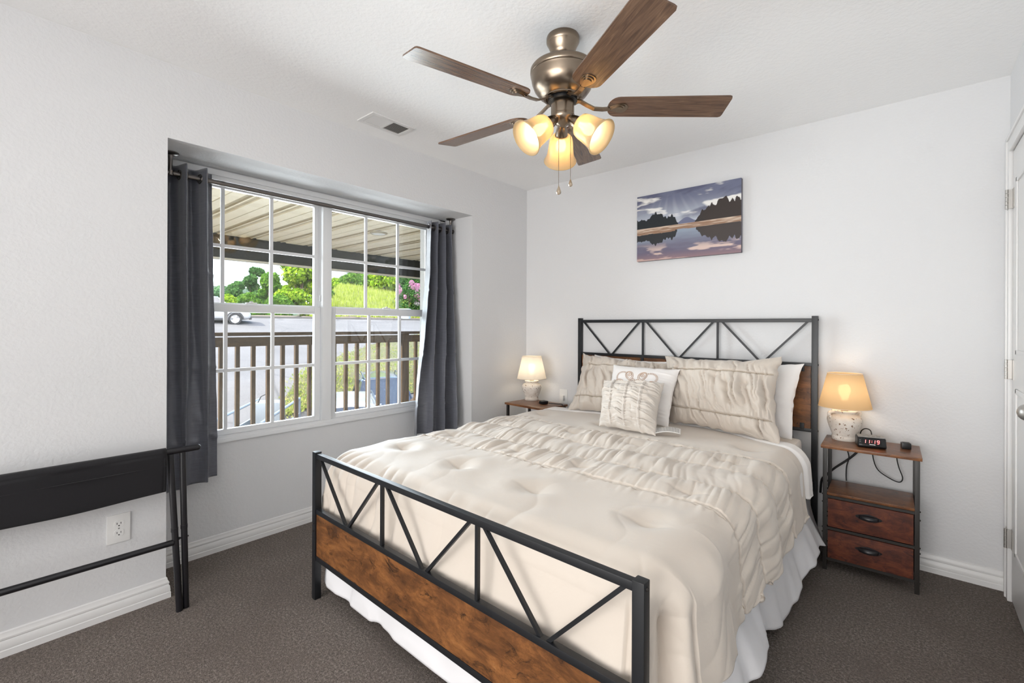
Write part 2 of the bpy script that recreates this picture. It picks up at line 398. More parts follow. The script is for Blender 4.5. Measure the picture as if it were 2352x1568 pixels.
# ------------------------------------------------------------------ curtain rod and curtains
RODX, RODZ = -.215, 1.998
rod = thing('curtain_rod', 'pewter curtain rod hung from the ceiling of the window alcove', 'curtain rod', (RODX, -1.63, RODZ))
MB().cyl((0, -.955, 0), (0, .945, 0), .0125, n=20).cyl((0, -.965, 0), (0, -.953, 0), .016, n=20).cyl((0, .943, 0), (0, .952, 0), .016, n=20).build('pole', M['rod'], rod)
for y in (-.925, .927):
    b = MB(); b.lathe([(.001, .0), (.036, .0), (.036, -.005), (.03, -.010), (.014, -.013), (.0105, -.020), (.009, -.032), (.009, -.085), (.0155, -.088), (.0155, -.112), (.001, -.113)], Matrix.Translation((0, y, AZ - RODZ)), 24)
    b.build('ceiling_bracket', M['rod'], rod)

def curtain(name, label, y_top, y_bot, x_top, x_bot, z0, z1, nf, ph, amp_t, amp_b, seed, hem=lambda t: 0 * t):
    root = thing(name, label, 'curtain', (RODX, (y_top[0] + y_top[1]) / 2, z0), 0, 'grey grommet curtains in the window alcove')
    base = Vector(root.location)
    nu, nv = 220, 130
    t = np.linspace(0, 1, nu)[:, None] * np.ones((1, nv)); s_ = np.ones((nu, 1)) * np.linspace(0, 1, nv)[None, :]   # s: 0 top, 1 bottom
    warp = t + .035 * vn(t * 3 + seed, s_ * 2.0, seed) * s_ * (1 - np.abs(2 * t - 1))
    ang = 2 * PI * nf * warp + ph
    e = smooth01(s_ * 1.0)
    amp = amp_t * (1 - e) + amp_b * e
    wv = np.sin(ang); wv = np.sign(wv) * np.abs(wv) ** .8
    wv = wv + (.15 + .6 * s_) * vn(t * nf * 1.9 + seed, s_ * 2.2, seed + 5)
    y = (y_top[0] + (y_top[1] - y_top[0]) * t) * (1 - e) + (y_bot[0] + (y_bot[1] - y_bot[0]) * t) * e
    y = y + .018 * np.cos(ang) * (.4 + .6 * s_)
    x = x_top * (1 - e) + (x_bot[0] + (x_bot[1] - x_bot[0]) * t) * e + amp * wv
    for zc in (.33, .63, .86):            # creases from the packet
        x = x + .008 * np.exp(-((s_ - zc - .01 * vn(t * 9, 0 * t, seed)) / .006) ** 2)
    x = x + .007 * fbm(t * 9, s_ * 12, seed + 9) * (s_ > .05)
    z = z1 + (z0 - z1) * s_ + hem(t) * s_ ** 3
    P = np.stack([x - base.x, y - base.y, z - base.z], -1)
    pan = MB().grid(P).build('panel', M['curtain'], root, smooth=80, fix=False)
    md = pan.modifiers.new('solid', 'SOLIDIFY'); md.thickness = .0025; md.offset = 0
    # grommets where the cloth crosses the pole
    sg = (z1 - RODZ) / (z1 - z0); j = int(round(sg * (nv - 1)))
    for i in range(3, nu - 4):
        if (x[i, j] - RODX) * (x[i + 1, j] - RODX) < 0:
            d = Vector((x[i + 1, j] - x[i - 1, j], y[i + 1, j] - y[i - 1, j], 0)).normalized(); n_ = d.cross(Vector((0, 0, 1)))
            c = Vector((x[i, j], y[i, j], RODZ)) - base; pts = []
            for q in range(20): pts.append(c + d * math.cos(2 * PI * q / 20) * .022 + Vector((0, 0, 1)) * math.sin(2 * PI * q / 20) * .022)
            MB().tube(pts, .0042, 8, closed=True).build('grommet', M['rod'], root)
    return root
curtain('curtain', 'dark grey curtain panel behind the luggage rack', (-2.585, -2.365), (-2.590, -2.345), RODX, (-.18, -.205), .425, 2.047, 2.5, 1.9, .05, .03, 3, lambda t: .03 * (t - .5))
curtain('curtain', 'dark grey curtain panel flaring out beside the bed', (-.925, -.690), (-1.085, -.690), RODX, (-.165, -.105), .445, 2.043, 3.5, 2.2, .045, .05, 11)

# ------------------------------------------------------------------ small fixtures on walls and ceiling
ol = thing('wall_outlet', 'white double wall outlet below the black rack fabric', 'outlet', (0, -2.783, .371))
MB().box((0, -.039, -.061), (.006, .039, .061), .0025).build('cover_plate', M['white_plastic'], ol)
for dz in (-.0195, .0195):
    b = MB(); n_ = 24; prof = []
    for q in range(n_):
        a = 2 * PI * q / n_; prof.append((max(-.0165, min(.0165, .0175 * math.cos(a))), max(-.0138, min(.0138, .0175 * math.sin(a))) + dz))
    b.prism(prof, 'x', .004, .0078); rc = b.build('receptacle', M['white_plastic'], ol)
    b = MB(); b.box((.0076, -.0075, dz - .002), (.0081, -.0055, dz + .0065)); b.box((.0076, .0055, dz - .001), (.0081, .0075, dz + .0065)); b.cyl((.0076, 0, dz - .0075), (.0081, 0, dz - .0075), .0026, n=10)
    b.build('socket_slots', M['black'], rc)
MB().cyl((.0058, 0, 0), (.0072, 0, 0), .003, n=10).build('screw', M['grey_plastic'], ol)

vent = thing('ceiling_vent', 'white ceiling air vent with two louvred halves', 'vent', (.213, -1.592, H))
VW, VL = .082, .147
b = MB(); b.box((-VW, -VL, -.007), (-VW + .024, VL, 0), .002); b.box((VW - .024, -VL, -.007), (VW, VL, 0), .002)
b.box((-VW + .024, -VL, -.007), (VW - .024, -VL + .024, 0), .002); b.box((-VW + .024, VL - .024, -.007), (VW - .024, VL, 0), .002); b.box((-VW + .024, -.007, -.007), (VW - .024, .007, 0), .002)
b.build('frame', M['trim'], vent)
MB().box((-VW + .02, -VL + .02, -.0012), (VW - .02, VL - .02, -.0006)).build('duct_backing', plain('vent_dark', '#8a8784', .8), vent, smooth=0)
for half in (-1, 1):
    b = MB(); y0, y1 = (-VL + .024, -.007) if half < 0 else (.007, VL - .024); n_ = 13
    for q in range(n_):
        y = y0 + (y1 - y0) * (q + .5) / n_; t_ = .0042 * half
        b.add([(-VW + .024, y - t_, -.0062), (VW - .024, y - t_, -.0062), (VW - .024, y + t_, -.0016), (-VW + .024, y + t_, -.0016)], [(0, 1, 2, 3)])
    b.build('louvre_slats', M['trim'], vent, smooth=0)

# canvas print: colours of the printed picture in a fine mesh
pc = thing('canvas_picture', 'canvas picture of a lake with dark trees and clouds', 'picture', (1.411, 0, 1.952))
PW, PH, PD = .352, .2355, .032
nx, nz = 300, 200
uu, vv = np.meshgrid(np.linspace(0, 1, nx), np.linspace(0, 1, nz), indexing='ij')   # u left->right, v bottom->top
def L3(h): return np.array(lin(h))
def mixc(a, b, f): return a * (1 - f[..., None]) + b * f[..., None]
hor = .475
sky_f = np.clip((vv - hor) / (1 - hor), 0, 1)
imgc = mixc(np.ones((nx, nz, 3)) * L3('#b9bfca'), L3('#6b6f86') * np.ones((nx, nz, 3)), smooth01(sky_f * 1.15))
cl = fbm(uu * 4 + vv * 1.5, vv * 11, 2, 4); cl2 = fbm(uu * 3 - 2, vv * 7 - uu * 2, 8, 4)
imgc = mixc(imgc, L3('#4b4c66') * np.ones_like(imgc), smooth01((cl2 + .05) * 1.6) * .75 * smooth01(sky_f * 3))
imgc = mixc(imgc, L3('#eceae6') * np.ones_like(imgc), smooth01((cl - .10) * 3.2) * .95 * smooth01(sky_f * 2.4))
rays = np.clip(np.sin((uu - .38) / (vv * -1 + 1.25) * 34 + 3 * vn(uu * 6, vv * 2, 77)), 0, 1) * np.exp(-((uu - .38) / .2) ** 2) * smooth01((1 - sky_f) * 1.6)
imgc = mixc(imgc, L3('#e6e8ec') * np.ones_like(imgc), rays * .16)
hill = hor + .02 + .085 * np.exp(-((uu - .51) / .075) ** 2)
imgc = np.where((vv < hill)[..., None], L3('#6c7089'), imgc)
def treeline(u):
    l = .13 * (u < .44) * (1 + .35 * vn(u * 16, 0 * u, 1) + .22 * vn(u * 60, 0 * u, 4)) * smooth01((.445 - u) * 14) + .055 * np.exp(-((u - .19) / .07) ** 2) + .03 * np.exp(-((u - .3) / .05) ** 2)
    sp = np.abs(((u * 17 + .4 * vn(u * 9, 0 * u, 6)) % 1) - .5) * 2
    rgt = smooth01((u - .57) * 9) * (.12 + .10 * smooth01((u - .6) * 3.5) + (.055 * (1 - sp) + .02 * vn(u * 70, 0 * u, 9)) ) + .05 * np.exp(-((u - .84) / .03) ** 2)
    return l + rgt * (u > .55)
tl = treeline(uu); bank = .045 + .055 * np.clip(uu - .45, 0, 1)
top_bank = hor + .02
imgc = np.where(((vv < top_bank + tl) & (vv > top_bank - .02) & (tl > .015))[..., None], mixc(L3('#23272b') * np.ones_like(imgc), L3('#3b3330') * np.ones_like(imgc), smooth01((uu - .4) * 3)), imgc)
wat = vv < hor - .03 + 0 * uu
refl = hor - .06 - vv
wc = mixc(L3('#8f9bab') * np.ones_like(imgc), L3('#6a6478') * np.ones_like(imgc), smooth01(refl * 3.2 + .25 * fbm(uu * 4, vv * 14, 20)))
wc = mixc(wc, L3('#e2c9bd') * np.ones_like(imgc), smooth01((fbm(uu * 4.5 + 7, vv * 16, 24, 4) - .12) * 3.4) * smooth01((refl - .14) * 6) * .85)
wc = mixc(wc, L3('#a3807c') * np.ones_like(imgc), smooth01((refl - .27) * 5) * .7)
wc = np.where((refl < tl * .85 + .012 * fbm(uu * 60, vv * 4, 31))[..., None] & (tl > .03)[..., None], mixc(L3('#2f3134') * np.ones_like(imgc), L3('#47403e') * np.ones_like(imgc), smooth01((uu - .4) * 3)), wc)
imgc = np.where(wat[..., None], wc, imgc)
sand = (vv <= top_bank) & (vv >= hor - .055 + .012 * fbm(uu * 9, 0 * vv, 41) - .02 * (uu < .4))
imgc = np.where(sand[..., None], mixc(L3('#cdb9a7') * np.ones_like(imgc), L3('#93745f') * np.ones_like(imgc), smooth01(.5 + fbm(uu * 10, vv * 60, 44) + (hor - vv) * 9)), imgc)
P = np.stack([-PW + 2 * PW * uu, -PD * np.ones_like(uu), -PH + 2 * PH * vv], -1)
fr_ = MB().grid(P, flip=False)
me = bpy.data.meshes.new('printed_front'); me.from_pydata(fr_.v, [], fr_.f)
ca = me.color_attributes.new('print', 'FLOAT_COLOR', 'POINT'); ca.data.foreach_set('color', np.concatenate([imgc.reshape(-1, 3), np.ones((nx * nz, 1))], 1).astype(np.float32).ravel())
k = NT('canvas_print'); at_ = k.n('Attribute', attribute_name='print'); k.set(color=at_.outputs['Color'], rough=.55, spec=.3, normal=k.bump(k.noise(k.coord(), 900, 1), .1, .001)); me.materials.append(k.m)
po = bpy.data.objects.new('printed_front', me); COL.objects.link(po); po.parent = pc
MB().box((-PW, -PD + .0006, -PH), (PW, -.001, PH), .003).build('canvas_edge', plain('canvas_edge', '#66636d', .7), pc)

# ------------------------------------------------------------------ ceiling fan
FC = Vector((1.481, -1.605, H)); fan = thing('ceiling_fan', 'five-blade ceiling fan with three lit glass shades', 'ceiling fan', FC)
MB().lathe([(.001, 0), (.066, 0), (.068, -.006), (.068, -.022), (.064, -.030), (.061, -.034), (.050, -.064), (.047, -.074), (.042, -.080), (.030, -.081), (.024, -.076)], None, 40).build('canopy', M['bronze'], fan)
MB().cyl((0, 0, -.075), (0, 0, -.125), .0135).lathe([(.001, -.098), (.0195, -.098), (.022, -.104), (.022, -.118), (.001, -.118)], None, 24).build('downrod', M['bronze'], fan)
MB().lathe([(.001, -.108), (.05, -.109), (.100, -.116), (.128, -.128), (.134, -.136), (.1345, -.150), (.131, -.155), (.1335, -.160), (.131, -.168), (.127, -.190), (.117, -.215), (.100, -.238), (.082, -.250), (.078, -.252), (.078, -.2565), (.070, -.258), (.066, -.252), (.001, -.25)], None, 64).build('motor_housing', M['bronze'], fan)
MB().lathe([(.001, -.25), (.060, -.251), (.060, -.268), (.001, -.268)], None, 32).build('flywheel', M['black'], fan)
MB().lathe([(.001, -.266), (.046, -.267), (.048, -.271), (.048, -.322), (.046, -.330), (.001, -.330)], None, 40).build('switch_housing', M['bronze'], fan)
MB().lathe([(.049, -.322), (.0505, -.326), (.047, -.340), (.034, -.356), (.016, -.365), (.008, -.372), (.001, -.373)], None, 40).build('light_fitter', M['bronze'], fan)
BZ = -.289
PITCH = math.atan(.21)
for kq in range(5):
    th = R(-104.4 + 72 * kq)
    Mb = Matrix.Rotation(th, 4, 'Z') @ Matrix.Translation((0, 0, BZ)) @ Matrix.Rotation(-PITCH, 4, 'X')
    # outline: rounded root, slightly wider tip with clipped corners
    r0, r1, w0, w1 = .185, .674, .058, .0645
    out = []
    for q in range(13):
        a = PI / 2 + PI * q / 12; out.append((r0 + .045 + .045 * math.cos(a), (w0) * math.sin(a)))
    out += [(r1 - .012, -w1), (r1 - .003, -w1 + .004), (r1, -w1 + .014), (r1, w1 - .014), (r1 - .003, w1 - .004), (r1 - .012, w1)]
    bl = MB().prism([(p[0], p[1]) for p in out], 'z', -.003, .003); blo = bl.build('blade', M['blade'], fan, smooth=30); blo.matrix_local = Mb
    blo.matrix_parent_inverse = Matrix.Identity(4)
    # bracket: arm from the flywheel plus spade-shaped plate under the root
    ar = MB()
    inv = Mb.inverted()
    def Q(r_, y, z): return inv @ (Matrix.Rotation(th, 4, 'Z') @ Vector((r_, y, z)))
    path = [Q(.050, 0, -.262), Q(.075, 0, -.266), Q(.100, 0, -.281), Q(.130, 0, -.296), Q(.165, 0, -.2985), Q(.19, 0, -.2965)]
    for i_ in range(len(path) - 1): ar.bar(path[i_], path[i_ + 1] + (path[i_ + 1] - path[i_]) * .04, .019, .007)
    for (sc_, zz, hh_) in ((1.0, -.0062, .0032), (.78, -.0098, .0036), (.56, -.0132, .0034)):
        pl = []
        for q in range(28):
            a = 2 * PI * q / 28; rx = math.cos(a); ry = math.sin(a)
            pl.append((.222 + .046 * sc_ * rx, (.036 * sc_) * ry * (.62 + .38 * rx) * 1.1))
        ar.prism(pl, 'z', zz, zz + hh_)
    ar.build('blade_bracket', M['bronze'], blo, smooth=30)
# three lit shades
BULB = emis('bulb_glow', (1.0, .90, .75), 1.0)
SH = [(-.0, 0)]
shade_prof = [(.020, 0), (.030, .003), (.039, .012), (.043, .028), (.0455, .052), (.049, .078), (.055, .098), (.0600, .105), (.0612, .1075), (.0600, .1095), (.0570, .108), (.0530, .099), (.0475, .079), (.044, .052), (.0415, .029), (.0375, .0145), (.029, .006), (.020, .003)]
def shade_dir(az, tilt): return Vector((math.cos(az) * math.sin(tilt), math.sin(az) * math.sin(tilt), -math.cos(tilt)))
for az_deg in (-112, 8, 128):
    az = R(az_deg); d = shade_dir(az, R(52)); p0 = Vector((math.cos(az) * .034, math.sin(az) * .034, -.343))
    Mq = Matrix.Translation(p0 + d * .050) @ d.to_track_quat('Z', 'Y').to_matrix().to_4x4()
    so = MB().lathe([(r_ * 1.2, z_ * 1.16) for r_, z_ in shade_prof], Mq, 48).build('glass_shade', M['frosted'], fan, smooth=60)
    Ms = Matrix.Translation(p0) @ d.to_track_quat('Z', 'Y').to_matrix().to_4x4()
    MB().lathe([(.001, -.012), (.017, -.01), (.018, .010), (.020, .014), (.024, .030), (.0265, .050), (.0265, .056), (.001, .056)], Ms, 28).build('socket_cup', M['bronze'], so)
    bc = p0 + d * .100
    prof = [(.001, 0), (.010, .0), (.011, .012), (.017, .026), (.0225, .040), (.0235, .050), (.0205, .062), (.012, .070), (.001, .0725)]
    bo = MB().lathe(prof, Matrix.Translation(p0 + d * .054) @ d.to_track_quat('Z', 'Y').to_matrix().to_4x4(), 24).build('bulb', BULB, so)
    area = .0095
BULB.node_tree.nodes['Principled BSDF'].inputs['Emission Strength'].default_value = FAN_BULB_W / .0095 / PI
# pull chains
for (dx, dy, zt, zb, s_) in ((.012, -.043, -.350, -.628, 1.0), (.047, -.010, -.325, -.600, .85)):
    b = MB(); n_ = int((zt - zb) / .0042)
    for q in range(n_): b.sphere((dx, dy, zt - (q + .5) * (zt - zb) / n_), .0016, 6, 4)
    b.tube([(dx, dy, zt), (dx, dy, zb)], .0005, 4)
    ch = b.build('pull_chain', M['bronze'], fan)
    MB().lathe([(.0015, .004), (.002, 0), (.006, -.010), (.0095, -.020), (.0100, -.025), (.0075, -.032), (.001, -.035)], Matrix.Translation((dx, dy, zb)) @ Matrix.Scale(s_, 4), 10).build('crystal_pendant', M['crystal'], ch, smooth=0)

# ------------------------------------------------------------------ bed frame
BED_O = Vector((1.3175, -2.200, 0)); BED_RZ = R(-1.3)
BW = .811; TH = .030; HY = 2.150          # half width over the posts, post size, head post front face
bed = thing('bedstead', 'black metal bed frame with rustic brown wood panels', 'bed', BED_O, BED_RZ)
def truss(parent, y, z0, z1, part):
    """three V shapes with two uprights between the rails"""
    span = 2 * (BW - TH); x0 = -BW + TH
    for q in range(3):
        a = x0 + span * q / 3; c = a + span / 6; b_ = a + span / 3
        e = .028
        MB().bar((a + (.028 if q else .02), y, z1 + .004), (c - .012, y, z0 - .004), .011, .011, (0, 1, 0)).build('brace', M['black_metal'], parent, smooth=0)
        MB().bar((b_ - (.028 if q < 2 else .02), y, z1 + .004), (c + .012, y, z0 - .004), .011, .011, (0, 1, 0)).build('brace', M['black_metal'], parent, smooth=0)
        if q < 2: MB().box((b_ - .006, y - .006, z0 - .004), (b_ + .006, y + .006, z1 + .004)).build('upright', M['black_metal'], parent, smooth=0)
# footboard
fb = MB().box((-BW + TH - .002, .004, .640), (BW - TH + .002, .026, .662), .002).box((-BW + TH - .002, .004, .389), (BW - TH + .002, .026, .411), .002).box((-BW + TH - .002, .004, .178), (BW - TH + .002, .026, .200), .002).build('footboard', M['black_metal'], bed, smooth=30)
for sx in (-1, 1):
    x0, x1 = sorted((sx * BW, sx * (BW - TH)))
    MB().box((x0, 0, 0), (x1, TH, .668), .0025).build('post', M['black_metal'], fb, smooth=30)
    MB().cyl((sx * BW, .015, .652), (sx * (BW + .003), .015, .652), .0055, n=12).cyl((sx * (BW + .003), .015, .652), (sx * (BW + .0042), .015, .652), .0035, n=6).build('bolt', M['dark_metal'], fb)
    for z in (.345, .31): MB().cyl(((x0 + x1) / 2, 0, z), ((x0 + x1) / 2, -.003, z), .0055, n=12).build('bolt', M['dark_metal'], fb)
truss(fb, .015, .411, .640, 'footboard')
MB().box((-BW + TH, .007, .200), (BW - TH, .022, .389)).build('wood_panel', M['panel'], fb, smooth=0)
# headboard
hb = MB().box((-BW + TH - .002, HY + .004, 1.274), (BW - TH + .002, HY + .026, 1.296), .002).box((-BW + TH - .002, HY + .004, 1.020), (BW - TH + .002, HY + .026, 1.040), .002).box((-BW + TH - .002, HY + .004, .643), (BW - TH + .002, HY + .026, .663), .002).build('headboard', M['black_metal'], bed, smooth=30)
for sx in (-1, 1):
    x0, x1 = sorted((sx * BW, sx * (BW - TH)))
    MB().box((x0, HY, 0), (x1, HY + TH, 1.310), .0025).build('post', M['black_metal'], hb, smooth=30)
    for z in (1.288, 1.03, .653): MB().cyl((sx * BW, HY + .015, z), (sx * (BW + .003), HY + .015, z), .005, n=12).build('bolt', M['dark_metal'], hb)
truss(hb, HY + .015, 1.040, 1.274, 'headboard')
MB().box((-BW + TH + .004, HY + .010, .663), (BW - TH - .004, HY + .024, 1.020)).build('wood_panel', M['panel'], hb, smooth=0)
for x in (-.74, -.26, .26, .735):
    for z0, z1 in ((.655, .692), (.990, 1.03)):
        MB().box((x - .011, HY + .002, z0), (x + .011, HY + .011, z1), .002).build('clip', M['black_metal'], hb, smooth=30)
for sx in (-1, 1):
    MB().box((sx * .785 - .012, TH, .325), (sx * .785 + .012, HY, .365)).build('side_rail', M['black_metal'], bed, smooth=0)
    MB().box((sx * .785 - .0125, 1.065, 0), (sx * .785 + .0125, 1.09, .325)).build('support_leg', M['black_metal'], bed, smooth=0)
for q in range(9): MB().box((-.775, .14 + q * .23, .345), (.775, .20 + q * .23, .357)).build('slat', M['black_metal'], bed, smooth=0)

def bedobj(o):
    o.location = BED_O; o.rotation_euler = (0, 0, BED_RZ); return o

# ------------------------------------------------------------------ mattress (soft rounded block)
def rounded_block(hx, y0, y1, z0, z1, r, nx_, ny_, disp=0, seed=0):
    b = MB().box((-hx, y0, z0), (hx, y1, z1), r); return b
mt = MB().box((-.752, .150, .362), (.752, 2.128, .618), .045)
mo = bedobj(mt.build('mattress', M['white_cloth'], None, smooth=60)); md = mo.modifiers.new('sub', 'SUBSURF'); md.levels = md.render_levels = 2
tag(mo, 'mattress in a white fitted sheet at the head of the bed', 'mattress')

# ------------------------------------------------------------------ draped cloths
def drape(hx, r, ztop, y_foot, y_head, smax, foot_drop, ns, nt_, corner=1.0):
    """sheet over a rounded-edge block: s across the bed (arc length), t from head edge to foot hem.
    returns base positions, unit normals, arc coords S,T"""
    S_, T_ = np.meshgrid(np.linspace(-smax, smax, ns), np.linspace(y_head, y_foot - foot_drop, nt_), indexing='ij')
    ex = np.sign(S_) * np.maximum(np.abs(S_) - hx, 0); ey = np.minimum(T_ - y_foot, 0)
    e = np.hypot(ex, ey); ux = np.where(e > 1e-9, ex / np.maximum(e, 1e-9), 0); uy = np.where(e > 1e-9, ey / np.maximum(e, 1e-9), 0)
    return S_, T_, ex, ey, e, ux, uy
def drape_pos(S_, T_, e, ux, uy, hx, r, ztop, y_foot, emax, flare=.12):
    e = np.minimum(e, emax)
    a = np.minimum(e / r, PI / 2); over = np.maximum(e - r * PI / 2, 0)
    out = r * np.sin(a) + over * flare; dz = r * (1 - np.cos(a)) + over * math.sqrt(1 - flare * flare)
    X = np.clip(S_, -hx, hx) + ux * out; Y = np.maximum(T_, y_foot) + uy * out; Z = ztop - dz
    P = np.stack([X, Y, Z], -1)
    N = np.stack([ux * np.sin(a), uy * np.sin(a), np.cos(a)], -1)
    return P, N
CHX, CR, CZ, CYF = .735, .105, .652, .170
S_, T_, ex, ey, e, ux, uy = drape(CHX, CR, CZ, CYF, 1.95, CHX + .365, .335, 520, 640)
# head edge: swept back toward the bed's foot at the sides
he = 1.80 - .17 * smooth01((np.abs(S_) - .25) / .6) - .02 * S_
tt = (T_ - T_.min()) / (T_.max() - T_.min())
lim = 1.95 - T_.min(); T_ = T_.min() + (T_ - T_.min()) * (he - T_.min()) / lim
ey = np.minimum(T_ - CYF, 0); e = np.hypot(ex, ey); ux = np.where(e > 1e-9, ex / np.maximum(e, 1e-9), 0); uy = np.where(e > 1e-9, ey / np.maximum(e, 1e-9), 0)
P, N = drape_pos(S_, T_, e, ux, uy, CHX, CR, CZ, CYF, .372 + .02 * vn(S_ * 5, T_ * 5, 77))
SEAM = [.590, .815, 1.050, 1.310]            # local y of the seams: front double seam ... back ruffle
def seamy(y): return y + .010 * vn(S_ * 2.2, 0 * S_ + y * 7, 5) - .03 * np.maximum(np.abs(S_) - .75, 0)
sy = [seamy(y) for y in SEAM]
D = .010 * fbm(S_ * 2.6, T_ * 2.6, 3, 3)
# tufts: pinched dimples with short radiating creases
for ty in (.36, .70, 1.18, 1.50):
    for tx in (-.62, -.205, .205, .62):
        dx = S_ - tx - .02 * math.sin(ty * 40 + tx * 9); dy = T_ - ty
        rr = np.hypot(dx, dy); D = D - .017 * np.exp(-(rr / .055) ** 2) - .008 * np.exp(-((dx + .4 * dy) / .06) ** 2 - (dy / .012) ** 2) + .004 * np.exp(-((rr - .1) / .05) ** 2)
band = smooth01((T_ - sy[0]) / .02) * smooth01((sy[3] - T_) / .02)
# gathers run from seam to seam: irregular ridges across the width
skew = .20 * (T_ - .9) + .022 * vn(S_ * 3.0, T_ * 4, 9)
seg_id = (T_ > sy[1]).astype(float) + (T_ > sy[2]) * 1.0
near = np.ones_like(T_)
for s_ in sy: near = np.minimum(near, np.abs(T_ - s_) / .10)
mid_ = smooth01(near)
f1 = billow((S_ + skew) * 15 + seg_id * 7.3, T_ * .9 + seg_id * 5, 15); f2 = billow((S_ + skew) * 31 + seg_id * 3.1, T_ * 1.6 + seg_id * 9, 19); f3 = vn((S_ + skew) * 70, T_ * 5, 23)
amp_mod = .65 + .6 * np.clip(vn(S_ * 3, T_ * 5, 29) + .4, 0, 1)
D = D + band * ((.0070 * f1 * (.2 + .8 * mid_) + .0070 * f2 * (.55 + .45 * mid_)) * amp_mod + .0034 * f3 * (1 - mid_) + .011 * mid_)
# little ruffles outside the two outer seams
for s_, sg in ((sy[0], -1), (sy[3], 1)):
    q = (T_ - s_) * sg; ruff = np.exp(-np.maximum(q, 0) / .028) * (q > -.004)
    D = D + ruff * (.0065 * vn(S_ * 55 + T_ * 12, T_ * 18, 31) + .003)
for i_, s_ in enumerate(sy):
    w = .0050
    for o_ in ((0, .017) if i_ == 0 else (0, -.018) if i_ == 3 else (0,)):
        D = D - .0120 * np.exp(-((T_ - s_ - o_) / w) ** 2)
    D = D + (.0028 * vn(S_ * 110, T_ * 3, 37)) * np.exp(-((T_ - s_) / .010) ** 2)
# crumple at the foot roll and along the drops
fdrop = smooth01(-ey / .08)
D = D + fdrop * (.0065 * billow(S_ * 16 + 2 * vn(S_ * 3, T_ * 3, 41), T_ * 2, 43) * (.4 + .6 * smooth01((-S_ + .1) / .5)) + .010 * vn(S_ * 4, T_ * 3, 47))
D = D + .0045 * billow(S_ * 9 + .8 * vn(S_ * 2, T_ * 5, 50), T_ * 3 + S_ * 2, 52) * (1 - band) * .45 * smooth01((.62 - T_) / .2)
sd = smooth01(np.abs(ex) / .14)
D = D + sd * .014 * vn(T_ * 4.3, S_ * 2, 53) + sd * (1 - band) * .006 * ridged(T_ * 9, S_ * 4, 57)
# deep fold where the foot corner is gathered
cang = np.arctan2(-uy, np.abs(ux)); corner = smooth01((e - .10) / .1) * (np.abs(ex) > 1e-6) * (ey < -1e-6)
D = D + corner * (.042 * np.sin(cang * 6.2 + .6) * np.sin(np.clip(cang, 0, PI / 2) * 2) - .010)
D = D + .03 * sd * np.exp(-((T_ - .33) / .14) ** 2)
P = P + N * D[..., None]
com = MB().grid(P[:, ::-1]).build('comforter', M['comforter'], None, smooth=180, fix=False)
bedobj(com); md = com.modifiers.new('solid', 'SOLIDIFY'); md.thickness = .012; md.offset = -1
tag(com, 'beige comforter with a gathered ruched band across the bed', 'comforter')
# twisted stitching lines along the seams (child)
st = MB()
for i_, s_ in enumerate(SEAM):
    for o_ in ((0, .017) if i_ == 0 else (0, -.018) if i_ == 3 else (0,)):
        for q in range(4, S_.shape[0] - 4):
            j = int(np.argmin(np.abs(T_[q] - (sy[i_][q] + o_)[min(0, 0)] if False else np.abs(T_[q] - sy[i_][q] - o_))))
            a = P[q, j] + N[q, j] * .0016; b_ = P[q + 1, j] + N[q + 1, j] * .0016
            mid = (a + b_) / 2; dv = Vector(b_ - a) * .36; tv = Vector((0, .0016, 0)) * (1 if q % 2 else -1)
            st.tube([Vector(mid) - dv - tv, Vector(mid) + dv + tv], .0017, 4, caps=False)
st.build('seam_stitching', M['seam'], com, smooth=60, fix=False)

# folded-back sheet edge between comforter and pillows
S2, T2, ex2, ey2, e2, ux2, uy2 = drape(.742, .095, .640, -1, 1.93, .742 + .30, 0, 150, 36)
edge2 = 1.80 - .17 * smooth01((np.abs(S2) - .25) / .6) - .02 * S2; T2 = edge2 - .09 + (T2 - T2.min()) / (T2.max() - T2.min()) * .20
e2 = np.where(ex2 < 0, np.minimum(np.abs(ex2), .10), np.abs(ex2)); ux2 = np.sign(ex2); P2, N2 = drape_pos(S2, T2, e2, ux2, 0 * ux2, .742, .095, .640, -1, .27, .06)
P2 = P2 + N2 * (.004 * fbm(S2 * 7, T2 * 9, 61) + .016 * smooth01((T2 - edge2 - .005) / .03))[..., None]
sh = bedobj(MB().grid(P2[:, ::-1]).build('top_sheet', M['white_cloth'], None, smooth=180, fix=False)); md = sh.modifiers.new('solid', 'SOLIDIFY'); md.thickness = .005; md.offset = -1
tag(sh, 'white folded sheet edge between comforter and pillows', 'sheet')

# bed skirt: gathered ruffle round both sides and the foot
pth = []; 
def seg(a, b, n): return [(a[0] + (b[0] - a[0]) * q / n, a[1] + (b[1] - a[1]) * q / n) for q in range(n)]
sk = seg((-.765, 2.10), (-.765, .10), 190) + seg((-.765, .10), (.765, .10), 150) + seg((.765, .10), (.765, 2.10), 190) + [(.765, 2.10)]
sk = np.array(sk); n_sk = len(sk); tan = np.gradient(sk, axis=0); tan /= np.linalg.norm(tan, axis=1)[:, None]; nor = np.stack([tan[:, 1], -tan[:, 0]], 1)
arc = np.arange(n_sk) * .0105
rows = 34; v_ = np.linspace(0, 1, rows)
A_, V_ = np.meshgrid(arc, v_, indexing='ij')
wave = vn(A_ * 6.5 + .3 * vn(A_ * 2, V_ * 2, 71), V_ * .6, 67) * .030 + vn(A_ * 17, V_ * .8, 69) * .010
rightside = smooth01((np.arange(n_sk) - 340) / 8.)[:, None]
out = .012 + V_ ** 1.3 * (.050 + .035 * rightside * (1 + .6 * np.sin(A_ * 6.3 + 1.2))) + wave * (.25 + .75 * V_) * (1 + .35 * rightside)
drop = .325 - .055 * rightside * (1 + np.sin(A_ * 6.3 + .4)) * .9
